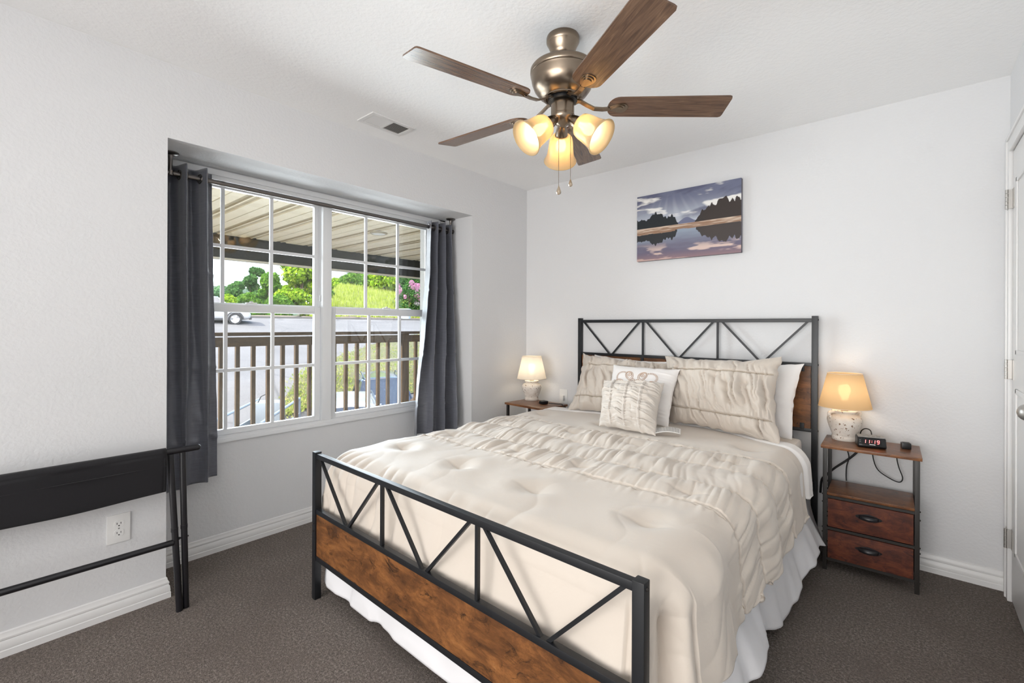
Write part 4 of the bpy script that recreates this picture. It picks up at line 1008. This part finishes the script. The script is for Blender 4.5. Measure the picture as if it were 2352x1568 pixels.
# vinyl soffit: each panel two flats and two narrow grooves, running out from the house
pro = []
y = -6.12
while y < 6:
    for (w, dz) in ((.100, 0), (.003, .010), (.003, .010), (.003, 0), (.090, 0), (.005, .012), (.040, .012), (.005, 0), (.012, 0), (.005, .012), (.040, .012)):
        pro.append((y, 2.155 + dz)); y += w; pro.append((y, 2.155 + dz))
P_ = np.array([[(-2.80, q[0], q[1]) for q in pro], [(-.55, q[0], q[1]) for q in pro]])
struct(sf_.grid(P_).build('porch_ceiling', M['soffit'], smooth=0))
struct(MB().box((-3.4, -6, 2.30), (-.55, 6, 2.36)).build('porch_roof', M['beam'], smooth=0))
struct(MB().box((-2.745, -6, 1.925), (-2.70, 6, 2.162)).box((-2.79, -6, 1.925), (-2.755, 6, 2.30)).build('porch_beam', M['beam'], smooth=0))
struct(MB().box((-2.80, -6, 1.912), (-2.695, 6, 1.925)).build('beam_trim', plain('beam_flashing', '#cfcabd', .6), smooth=0))
pl_ = thing('porch_light', 'round flush porch light set in the cream soffit', 'light', (-1.40, -.585, 2.155))
MB().lathe([(.001, -.012), (.062, -.012), (.066, -.006), (.066, 0)], None, 32).build('lens', M['white_plastic'], pl_)
MB().lathe([(.064, 0), (.066, -.014), (.082, -.010), (.086, 0)], None, 32).build('trim_ring', plain('light_ring', '#a69c86', .4), pl_)

# deck railing
RXO = -2.70
rail = thing('deck_railing', 'brown timber deck railing beyond the window', 'railing', (RXO, -.4, 0))
def rl(x, y, z): return (x - RXO, y + .4, z)
MB().box(rl(RXO - .11, -6, 1.130), rl(RXO + .03, 1.16, 1.167), .006).build('cap_board', M['timber_h'], rail, smooth=30)
MB().box(rl(RXO - .04, -6, 1.020), rl(RXO, .645, 1.116)).box(rl(RXO - .04, .755, 1.020), rl(RXO, 1.16, 1.116)).build('top_rail', M['timber_h'], rail, smooth=0)
MB().box(rl(RXO - .04, -6, .08), rl(RXO, 1.16, .17)).build('bottom_rail', M['timber_h'], rail, smooth=0)
y = -1.537 - .1535 * 12
while y < 1.1:
    if not (.56 < y < .80): MB().box(rl(RXO - .078, y - .019, .10), rl(RXO - .040, y + .019, 1.116)).build('baluster', M['timber'], rail, smooth=0)
    y += .1535
MB().box(rl(RXO - .10, .640, -.3), rl(RXO + .012, .752, 1.130)).build('post', M['timber'], rail, smooth=0)
hr = thing('stair_handrail', 'sloping timber stair rail running down past the deck post', 'stair rail', (-3.0, .8, 0))
MB().bar((0, -1.6, -.96), (0, .75, .42), .09, .038).build('handrail', M['timber_h'], hr, smooth=0)
MB().bar((0, -1.6, -1.07), (0, .75, .31), .038, .089).build('upper_rail', M['timber_h'], hr, smooth=0)
for q in range(5): MB().box((-.02, -1.3 + q * .42, -2.6), (.02, -1.26 + q * .42, -.83 + q * .247)).build('rail_post', M['timber'], hr, smooth=0)

# ground
def gridmesh(name, mat, xs, ys, lift=0, z=None, rough=0):
    P_ = np.array([[(x, y, (terr(x, y) if z is None else z) + lift + (rough * float(vn(x * 1.3, y * 1.3, 5)) if rough else 0)) for y in ys] for x in xs])
    return MB().grid(P_).build(name, mat, smooth=180)
struct(gridmesh('asphalt_lot', M['asphalt'], np.linspace(-31, -1.2, 60), np.linspace(-30, 62, 80)))
struct(gridmesh('dirt_strip', M['dirt'], np.linspace(-33.4, -30.8, 10), np.linspace(-30, 70, 150), .06, rough=.10))
struct(gridmesh('hillside', M['lawn'], np.linspace(-120, -30.9, 60), np.linspace(-120, 170, 60), -.12))
kb_ = MB(); 
P_ = np.array([[(-30.7 - o[0], y, terr(-30.55, y) + o[1]) for o in ((-.10, -.1), (-.10, .12), (.10, .13), (.10, -.1))] for y in np.linspace(-30, 62, 40)]); struct(kb_.grid(P_).build('road_kerb', M['kerb'], smooth=30))
# meadow on the bank: ground plus grass blades
struct(gridmesh('meadow_bank', M['meadow'], np.linspace(-50, -33, 40), np.linspace(12, 62, 100), .03, rough=.12))
rg = random.Random(3); gb = MB()
for q in range(26000):
    x = -33 - 15.5 * rg.random(); yy = 15.5 + .51 * (-x - 36) + 30 * rg.random(); h_ = rg.uniform(.18, .5); a = rg.random() * PI; w = rg.uniform(.03, .06); z = terr(x, yy) + .02; ox, oy = rg.uniform(-.1, .1), rg.uniform(-.1, .1)
    gb.add([(x - w * math.cos(a), yy - w * math.sin(a), z), (x + w * math.cos(a), yy + w * math.sin(a), z), (x + ox, yy + oy, z + h_)], [(0, 1, 2)])
gr = gb.build('meadow_grass', leaf_mat('meadow_blades', '#8ea334', '#adbd48', '#ccd27c'), smooth=0, fix=False)
tag(gr, 'tall yellow-green grass on the bank above the road', 'grass', kind='stuff')
# near lawn wedge between the road and the parked cars
edge = [(-11.6, 2.9), (-13.0, 3.6), (-14.4, 4.7), (-15.6, 5.6), (-17.5, 7.9), (-20.2, 11.6), (-22.9, 16.6), (-25, 24), (-27, 36)]
P_ = np.array([[(ex_ * (1 - t) + fx_ * t, ey_ * (1 - t) + fy_ * t, terr(ex_ * (1 - t) + fx_ * t, 0) + .05 + .04 * math.sin(PI * t) + .03 * float(vn(ex_ * 3 + t * 9, ey_ + t * 11, 3))) for t in np.linspace(0, 1, 24)]
               for (ex_, ey_), (fx_, fy_) in zip([(np.interp(u, range(9), [e_[0] for e_ in edge]), np.interp(u, range(9), [e_[1] for e_ in edge])) for u in np.linspace(0, 8, 60)],
                                                 [(np.interp(u, range(9), [-11.9, -12.0, -12.1, -12.1, -12, -11.8, -11.5, -11, -10.5]), np.interp(u, range(9), [3.0, 4.2, 6.0, 8.0, 11, 15, 20, 28, 38])) for u in np.linspace(0, 8, 60)])])
struct(MB().grid(P_).build('lawn_wedge', M['lawn'], smooth=180))
gb = MB()
for q in range(9000):
    u = rg.random() * 6.2; t = rg.random(); i_ = int(u); f_ = u - i_
    p = P_[min(int(u / 8 * 59), 59), min(int(t * 23), 23)]; x, yy, z = p[0] + rg.uniform(-.35, .35), p[1] + rg.uniform(-.35, .35), p[2] - .01
    h_ = rg.uniform(.03, .10); a = rg.random() * PI; w = .025
    gb.add([(x - w * math.cos(a), yy - w * math.sin(a), z), (x + w * math.cos(a), yy + w * math.sin(a), z), (x + rg.uniform(-.05, .05), yy + rg.uniform(-.05, .05), z + h_)], [(0, 1, 2)])
tag(gb.build('lawn_grass', leaf_mat('lawn_blades', '#7f9a34', '#a3b04e', '#c9bb82'), smooth=0, fix=False), 'short sunlit grass patch beside the driveway', 'grass', kind='stuff')

# vegetation -------------------------------------------------------------
def foliage(rg, blobs, n, size):
    b = MB()
    tot = sum(r_[3] ** 2 for r_ in blobs)
    for (cx_, cy_, cz_, r_, sz) in blobs:
        for q in range(int(n * r_ * r_ / tot)):
            d = Vector((rg.gauss(0, 1), rg.gauss(0, 1), rg.gauss(0, 1))).normalized(); rr = r_ * (.72 + .34 * rg.random())
            p = Vector((cx_ + d.x * rr, cy_ + d.y * rr, cz_ + d.z * rr * sz)); s_ = size * rg.uniform(.6, 1.3)
            u = Vector((rg.gauss(0, 1), rg.gauss(0, 1), rg.gauss(0, .7))); nrm = (d + u * .55).normalized(); a = nrm.cross(Vector((rg.gauss(0, 1), rg.gauss(0, 1), rg.gauss(0, 1)))).normalized(); c = nrm.cross(a)
            b.add([p - a * s_ * .5, p + c * s_ * .32, p + a * s_ * .6, p - c * s_ * .32], [(0, 1, 2, 3)])
    return b
def tree(name, label, cat, x, y, h, rad, mat, n, size, group=None, seed=0, squat=.85, trunk=True, lobes=9):
    rg = random.Random(seed); z = terr(x, y); t = thing(name, label, cat, (x, y, z), 0, group); blobs = []
    base_h = h * (.30 if trunk else .05)
    for q in range(lobes):
        a = rg.random() * 2 * PI; f_ = (q + rg.random()) / lobes; zz = base_h + max(h - rad * .5 - base_h, .1) * f_; w = rad * (1 - .6 * abs(f_ - .35)) * .66
        blobs.append((w * math.cos(a), w * math.sin(a), zz, rad * rg.uniform(.40, .58), squat))
    blobs.append((0, 0, h - rad * .45, rad * .5, squat))
    foliage(rg, blobs, n, size).build('foliage', M[mat], t, smooth=0, fix=False)
    tk = MB().tube([(0, 0, -.3), (.03, .05, h * .3), (-.05, .02, h * .6)], [rad * .07, rad * .055, rad * .025], 8)
    for q in range(4):
        a = q * 1.7 + seed; tk.tube([(0, .03, h * .3), (rad * .3 * math.cos(a), rad * .3 * math.sin(a), h * .5), (rad * .5 * math.cos(a), rad * .5 * math.sin(a), h * .68)], [rad * .04, rad * .025, rad * .01], 6)
    tk.build('trunk', M['bark'], t)
    return t
tree('leafy_tree', 'bright yellow-green tree filling the left window beside the mullion', 'tree', -38.3, 15.8, 6.26, 1.84, 'leaf_bright', 11000, 0.3, 'trees beyond the parking lot', 1, trunk=False, lobes=18)
tree('leafy_tree', 'mid green tree just left of the bright yellow-green tree', 'tree', -46.5, 16.6, 5.04, 1.58, 'leaf_mid', 7500, 0.3, 'trees beyond the parking lot', 2, trunk=False, lobes=14)
tree('leafy_tree', 'dark tree with an irregular crown rising against the sky', 'tree', -63.9, 21.5, 7.8, 1.39, 'leaf_deep', 6500, 0.34, 'trees beyond the parking lot', 3, trunk=False, lobes=14)
tree('leafy_tree', 'rounded deep green tree low on the far skyline', 'tree', -69.9, 21.6, 6.44, 1.61, 'leaf_deep', 5000, 0.36, 'trees beyond the parking lot', 4, trunk=False, lobes=10)
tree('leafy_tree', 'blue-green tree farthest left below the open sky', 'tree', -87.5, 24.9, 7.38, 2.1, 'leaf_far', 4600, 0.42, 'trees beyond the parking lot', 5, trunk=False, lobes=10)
tree('leafy_bush', 'low lime green bush above the white SUV', 'bush', -47.6, 13.0, 2.72, 1.1, 'leaf_bright', 4200, 0.24, 'bushes along the lot', 6, trunk=False, lobes=10)
tree('leafy_bush', 'mid green bush behind the empty parking lot', 'bush', -43.9, 13.6, 2.68, 1.13, 'leaf_mid', 4200, 0.24, 'bushes along the lot', 7, trunk=False, lobes=10)
tree('leafy_bush', 'dark bush at the foot of the bright yellow-green tree', 'bush', -36.6, 13.3, 2.03, 0.93, 'leaf_mid', 3600, 0.22, 'bushes along the lot', 8, trunk=False, lobes=10)
tree('leafy_bush', 'yellow-green bush on top of the meadow beside the white house', 'bush', -51.6, 26.7, 0.95, 1.41, 'leaf_bright', 4600, 0.32, 'bushes above the meadow', 9, trunk=False, lobes=12)
tree('leafy_bush', 'large mid green bush above the meadow in the middle pane', 'bush', -49.8, 28.3, 2.14, 1.96, 'leaf_mid', 6500, 0.34, 'bushes above the meadow', 10, trunk=False, lobes=16)
tree('leafy_bush', 'bright green bush above the meadow between two darker ones', 'bush', -47.4, 30.3, 2.68, 1.96, 'leaf_bright', 6500, 0.34, 'bushes above the meadow', 11, trunk=False, lobes=16)
tree('leafy_bush', 'dark green bush above the pink flowering shrub', 'bush', -44.7, 32.6, 3.3, 2.17, 'leaf_deep', 6000, 0.34, 'bushes above the meadow', 12, trunk=False, lobes=16)
tree('leafy_bush', 'low bush at the left end of the meadow bank', 'bush', -45.4, 21.5, 2.6, 1.31, 'leaf_mid', 4200, 0.28, 'bushes above the meadow', 13, trunk=False, lobes=10)
# crepe myrtles in flower by the kerb
def myrtle(label, x, y, h, rad, petal, seed):
    t = tree('flowering_shrub', label, 'shrub', x, y, h, rad, 'leaf_deep', 2600, .17, 'flowering shrubs by the kerb', seed, trunk=False, lobes=10)
    rg = random.Random(seed + 50); bl = []
    for q in range(26):
        a = rg.random() * 2 * PI; f_ = rg.uniform(.3, 1.0); bl.append((rad * .85 * math.cos(a) * math.sqrt(1 - (f_ - .4) ** 2 * .9), rad * .85 * math.sin(a) * math.sqrt(1 - (f_ - .4) ** 2 * .9), h * f_, rg.uniform(.16, .30), 1.2))
    foliage(rg, bl, 2600, .12).build('blossom', M[petal], t, smooth=0, fix=False)
myrtle('pink flowering shrub at the kerb right of the meadow', -35.9, 25.6, 2.9, 1.35, 'petal_pink', 21)
myrtle('white flowering shrub beside the pink one', -35.4, 27.2, 2.7, 1.2, 'petal_white', 22)
# far wooded ridge
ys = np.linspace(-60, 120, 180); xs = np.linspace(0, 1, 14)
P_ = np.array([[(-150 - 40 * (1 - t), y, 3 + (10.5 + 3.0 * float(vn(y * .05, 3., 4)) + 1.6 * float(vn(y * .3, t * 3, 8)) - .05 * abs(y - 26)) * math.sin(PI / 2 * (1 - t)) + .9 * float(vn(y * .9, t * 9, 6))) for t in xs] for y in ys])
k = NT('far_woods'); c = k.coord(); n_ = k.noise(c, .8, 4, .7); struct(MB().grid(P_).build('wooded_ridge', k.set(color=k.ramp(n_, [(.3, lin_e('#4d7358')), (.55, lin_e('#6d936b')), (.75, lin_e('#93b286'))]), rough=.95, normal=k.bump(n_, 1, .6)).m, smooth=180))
# white house on the rise
bd = thing('white_house', 'white house with dark windows behind the meadow bushes', 'house', (-69.5, 38.2, terr(-69.5, 38)), R(25))
MB().box((-4, -6, -1), (4, 6, 4.4)).build('wall', plain('house_white', (.18, .185, .195), .6), bd, smooth=0)
MB().prism([(-4.6, 4.2), (4.6, 4.2), (0, 6.8)], 'y', -6.5, 6.5).build('roof', plain('house_roof', '#6d6f76', .8), bd, smooth=0)
for y0 in (-5.0, -3.2, 1.2, 3.4):
    w = MB().box((4.0, y0, .6), (4.06, y0 + 1.1, 2.5)).build('window', plain('house_window', '#3d5068', .2), bd, smooth=0)
    MB().box((4.03, y0 - .1, 1.5), (4.09, y0 + 1.2, 1.58)).build('sash_bar', plain('house_bar', '#eef0f2', .6), w, smooth=0)
ub = thing('utility_box', 'grey utility box by the kerb below the flowering shrubs', 'utility box', (-31.6, 21.9, terr(-31.6, 22) + .05), R(40))
MB().box((-.5, -.4, 0), (.5, .4, .85), .04).build('cabinet', plain('utility_green_grey', '#8d979b', .5), ub); MB().box((-.53, -.43, .85), (.53, .43, .92), .02).build('lid', plain('utility_lid', '#9aa3a6', .5), ub)

# vehicles ----------------------------------------------------------------
M['tyre'] = plain('tyre_rubber', '#1a1a1b', .8); M['rim'] = NT('alloy_rim').set(color=lin('#c7cacd'), rough=.3, metal=.8).m
M['car_glass'] = NT('car_glass').set(color=lin('#16202a'), rough=.06, spec=.8).m
M['car_trim'] = plain('car_black_trim', '#1d1e20', .6); M['tail'] = plain('tail_lamp_red', '#b5202a', .25)
def car(name, label, cat, x, y, heading, paint, L=4.45, Wd=1.80, suv=True, z=None):
    """nose towards +x in its own space; lofted body, glasshouse, wheels, lamps, bumpers"""
    hx = Vector((math.cos(heading), math.sin(heading)))
    t = thing(name, label, cat, (x, y, terr(x, y) if z is None else z))
    slope = math.atan(-.147 * math.cos(heading)) if z is None else 0
    t.rotation_euler = (0, slope, heading); t.rotation_mode = 'XYZ'
    hl = L / 2; rh = 1.66 if suv else 1.45; belt = 1.02 if suv else .92
    # body: stations along x with lower z, upper z, half width
    st_ = [(-hl, .48, .80, .62), (-hl + .06, .34, .98, .80), (-hl + .35, .30, belt, .88), (-.9, .26, belt, .90), (.5, .26, belt - .01, .90), (hl - 1.05, .27, belt - .04, .90), (hl - .45, .30, belt - .14, .86), (hl - .08, .36, belt - .26, .74), (hl, .46, belt - .38, .58)]
    def ringp(x, z0, z1, w):
        w *= Wd / 1.8; zm = (z0 + z1) / 2
        return [(x, -w * .90, z0), (x, -w, z0 + .12 * (z1 - z0)), (x, -w * 1.0, zm), (x, -w * .97, z1 - .12 * (z1 - z0)), (x, -w * .86, z1), (x, 0, z1 + .02), (x, w * .86, z1), (x, w * .97, z1 - .12 * (z1 - z0)), (x, w, zm), (x, w, z0 + .12 * (z1 - z0)), (x, w * .90, z0), (x, 0, z0)]
    Pb = np.array([ringp(*s_) for s_ in st_]); Pb = np.concatenate([Pb, Pb[:, :1]], 1)
    b = MB().grid(Pb); n_ = Pb.shape[1]; b.f += [tuple(range(n_ - 1)), tuple((len(st_) - 1) * n_ + i_ for i_ in range(n_ - 1))[::-1]]
    bo = b.build('body', paint, t, smooth=50); md = bo.modifiers.new('sub', 'SUBSURF'); md.levels = md.render_levels = 2
    # glasshouse
    r0 = -hl + .22 if suv else -hl + .75
    gs = [(r0, .74), (r0 + .35, .76), (-.2, .78), (.55, .76), (1.25, .72)]
    roof = [(r0 + .30, .56), (r0 + .5, .60), (-.2, .62), (.25, .60), (.50, .54)]
    G_ = np.array([[(gx, -gw * Wd / 1.8, belt - .03), (rx, -rw * Wd / 1.8, rh - .06), (rx, -rw * .8 * Wd / 1.8, rh), (rx, 0, rh + .025), (rx, rw * .8 * Wd / 1.8, rh), (rx, rw * Wd / 1.8, rh - .06), (gx, gw * Wd / 1.8, belt - .03)] for (gx, gw), (rx, rw) in zip(gs, roof)])
    g = MB().grid(G_); n_ = 7; g.f += [tuple(range(n_)), tuple(4 * n_ + i_ for i_ in range(n_))[::-1]]
    g.build('windows', M['car_glass'], t, smooth=40)
    Rf = G_[:, 1:6] + np.array([0, 0, .012]); ro = MB().grid(Rf).build('roof', paint, t, smooth=60, fix=False); md = ro.modifiers.new('s', 'SOLIDIFY'); md.thickness = .03
    pi_ = MB()
    for sy_ in (-1, 1):
        for (gx, gw), (rx, rw), w in ((gs[0], roof[0], .10), ((-.15, .775), (-.10, .62), .08), ((gs[4][0], gs[4][1]), roof[4], .07), ((gs[1][0] + .25, .765), (roof[1][0] + .15, .60), .12)):
            pi_.bar((gx, sy_ * (gw * Wd / 1.8 + .008), belt - .03), (rx, sy_ * (rw * Wd / 1.8 + .008), rh - .05), w, .03, (0, 1, 0))
    pi_.build('pillars', paint, t, smooth=0)
    wr = .36 if suv else .32
    for wx in (-L * .295, L * .31):
        for sy_ in (-1, 1):
            yy = sy_ * (Wd / 2 - .10)
            Mw = Matrix.Translation((wx, yy, wr)) @ Matrix.Rotation(-sy_ * PI / 2, 4, 'X')
            w = MB().lathe([(.55 * wr, -.10), (.9 * wr, -.11), (wr, -.08), (wr, .08), (.92 * wr, .115), (.66 * wr, .118), (.64 * wr, .10)], Mw, 32).build('wheel', M['tyre'], t)
            rm = MB().lathe([(.001, .085), (.10 * wr, .09), (.16 * wr, .075), (.17 * wr, .03), (.60 * wr, .03), (.62 * wr, .10), (.66 * wr, .108)], Mw, 32)
            for q in range(5):
                a = 2 * PI * q / 5; rm.bar(Mw @ Vector((.1 * wr * math.cos(a), .1 * wr * math.sin(a), .082)), Mw @ Vector((.62 * wr * math.cos(a), .62 * wr * math.sin(a), .090)), .20 * wr, .03, Mw.to_3x3() @ Vector((0, 0, 1)))
            rm.build('rim', M['rim'], w, smooth=40)
            ar = MB(); n_ = 20
            for r_a, r_b in ((wr * 1.06, wr * 1.24),):
                pts = [(math.cos(PI * q / n_), math.sin(PI * q / n_)) for q in range(n_ + 1)]
                yo = sy_ * (Wd / 2 + .012)
                for q in range(n_):
                    v_ = []
                    for c_, s_ in (pts[q], pts[q + 1]):
                        v_ += [(wx + r_a * c_, yo, wr + r_a * s_), (wx + r_b * c_, yo, wr + r_b * s_), (wx + r_b * c_, yo - sy_ * .12, wr + r_b * s_), (wx + r_a * c_, yo - sy_ * .12, wr + r_a * s_)]
                    ar.add(v_, [(0, 1, 5, 4), (1, 2, 6, 5), (3, 0, 4, 7)])
            ar.build('wheel_arch', M['car_trim'], t, smooth=40)
    MB().box((-hl - .03, -Wd * .40, .38), (-hl + .10, Wd * .40, .62), .03).build('bumper', M['car_trim'], t); MB().box((hl - .12, -Wd * .36, .34), (hl + .02, Wd * .36, .52), .03).build('bumper', M['car_trim'], t)
    for sy_ in (-1, 1):
        yy = sorted((sy_ * Wd * .33, sy_ * Wd * .47)); MB().box((-hl + .02, yy[0], .86), (-hl + .26, yy[1], 1.0), .02).build('tail_lamp', M['tail'], t)
        MB().box((-L * .2, sy_ * (Wd / 2 - .01) - .02, .27), (L * .2, sy_ * (Wd / 2 - .01) + .02, .40), .01).build('sill_trim', M['car_trim'], t)
    if suv:
        for sy_ in (-1, 1): MB().tube([(roof[0][0] + .1, sy_ * .52 * Wd / 1.8, rh + .01), (roof[0][0] + .25, sy_ * .52 * Wd / 1.8, rh + .06), (.15, sy_ * .52 * Wd / 1.8, rh + .06), (.3, sy_ * .52 * Wd / 1.8, rh + .01)], .016, 8).build('roof_rail', M['rack_metal'], t)
    return t
WHITEP = NT('white_car_paint').set(color=(.22, .225, .235), rough=.22, coat=.6).m
DARKP = NT('dark_car_paint').set(color=lin('#141b26'), rough=.2, coat=.7).m
hd = math.atan2(.948, .319); dv = Vector((math.cos(hd), math.sin(hd)))
c_ = Vector((-27.76, 7.0)) - dv * (4.45 * .31) + Vector((-.8, .27)) * .8
car('white_suv', 'white SUV parked at the far side of the lot', 'car', c_.x, c_.y, hd, WHITEP, z=terr(-28.4, 7) - .16)
bpy.context.view_layer.update()
HD2 = math.atan2(-.485, .875)
car('white_hatchback', 'white car parked just below the deck railing', 'car', -5.64, 1.55, HD2, WHITEP, 4.3, 1.74, True, z=-1.93)
car('dark_suv', 'dark blue SUV parked behind the white car below the deck', 'car', -9.3, 4.75, HD2, DARKP, 4.6, 1.88, True, z=-1.95)

# utility trailer with a hose reel
tz = -1.95; tl_ = thing('utility_trailer', 'galvanised utility trailer below the deck', 'trailer', (-7.7, .72, tz), R(-37)); GALV = NT('galvanised_steel').set(color=lin('#7c8388'), rough=.45, metal=.3).m
MB().box((-1.5, -.45, .85), (1.5, .45, .91)).build('bed_floor', GALV, tl_, smooth=0)
for sy_ in (-1, 1):
    MB().box((-1.5, sy_ * .45 - .02, .91), (1.5, sy_ * .45 + .02, 1.08)).tube([(-1.5, sy_ * .45, 1.43), (1.5, sy_ * .45, 1.43)], .03, 8).build('side_rail', GALV, tl_)
    for q in (-1.47, 0, 1.47): MB().box((q - .03, sy_ * .45 - .03, .91), (q + .03, sy_ * .45 + .03, 1.43)).build('stake', GALV, tl_, smooth=0)
    Mw = Matrix.Translation((0, sy_ * .58, .34)) @ Matrix.Rotation(-sy_ * PI / 2, 4, 'X')
    MB().lathe([(.16, -.09), (.30, -.10), (.34, -.07), (.34, .07), (.30, .10), (.18, .09), (.001, .06)], Mw, 28).build('wheel', M['tyre'], tl_)
    MB().box((-.06, sy_ * .45 - .04, .3), (.06, sy_ * .45 + .04, .86)).build('axle_bracket', GALV, tl_, smooth=0)
MB().box((-.9, -.28, .91), (-.45, .28, 1.50), .01).build('tank_box', GALV, tl_)
MB().bar((1.5, 0, .85), (2.1, 0, .55), .08, .08).build('tow_tongue', GALV, tl_, smooth=0)
hz = thing('hose_reel', 'black reel of red hose on the trailer', 'hose reel', (-8.62, 1.40, tz + 1.20), R(60)); hz.scale = (.72, .72, .72)
HZ = Matrix.Rotation(PI / 2, 4, 'Y')
MB().lathe([(.001, -.22), (.30, -.22), (.30, -.20), (.10, -.195), (.10, -.12)], HZ, 32).lathe([(.10, -.12), (.10, .195), (.30, .20), (.30, .22), (.001, .22)], HZ, 32).build('drum', M['car_trim'], hz)
b = MB()
for ly in range(3):
    for q in range(8): b.tube([HZ @ Vector(((.14 + .045 * ly) * math.cos(2 * PI * w / 28), (.14 + .045 * ly) * math.sin(2 * PI * w / 28), -.165 + .047 * q)) for w in range(28)], .022, 6, closed=True)
b.build('red_hose', plain('hose_red', '#b02a2c', .45), hz)
MB().bar((-.25, 0, -.40), (-.25, 0, 0), .05, .05).bar((.25, 0, -.40), (.25, 0, 0), .05, .05).bar((-.25, 0, -.38), (.25, 0, -.38), .05, .04).build('stand', M['car_trim'], hz, smooth=0)
hp = MB().tube([(0, .02, 0), (-.02, -.04, .18), (-.05, -.06, .40), (-.02, 0, .55), (.03, .08, .60)], .012, 8).build('black_tube', M['car_trim'], None); hp.location = (-8.2, .95, tz + 1.08)
tag(hp, 'curved black tube standing up from the trailer', 'tube')
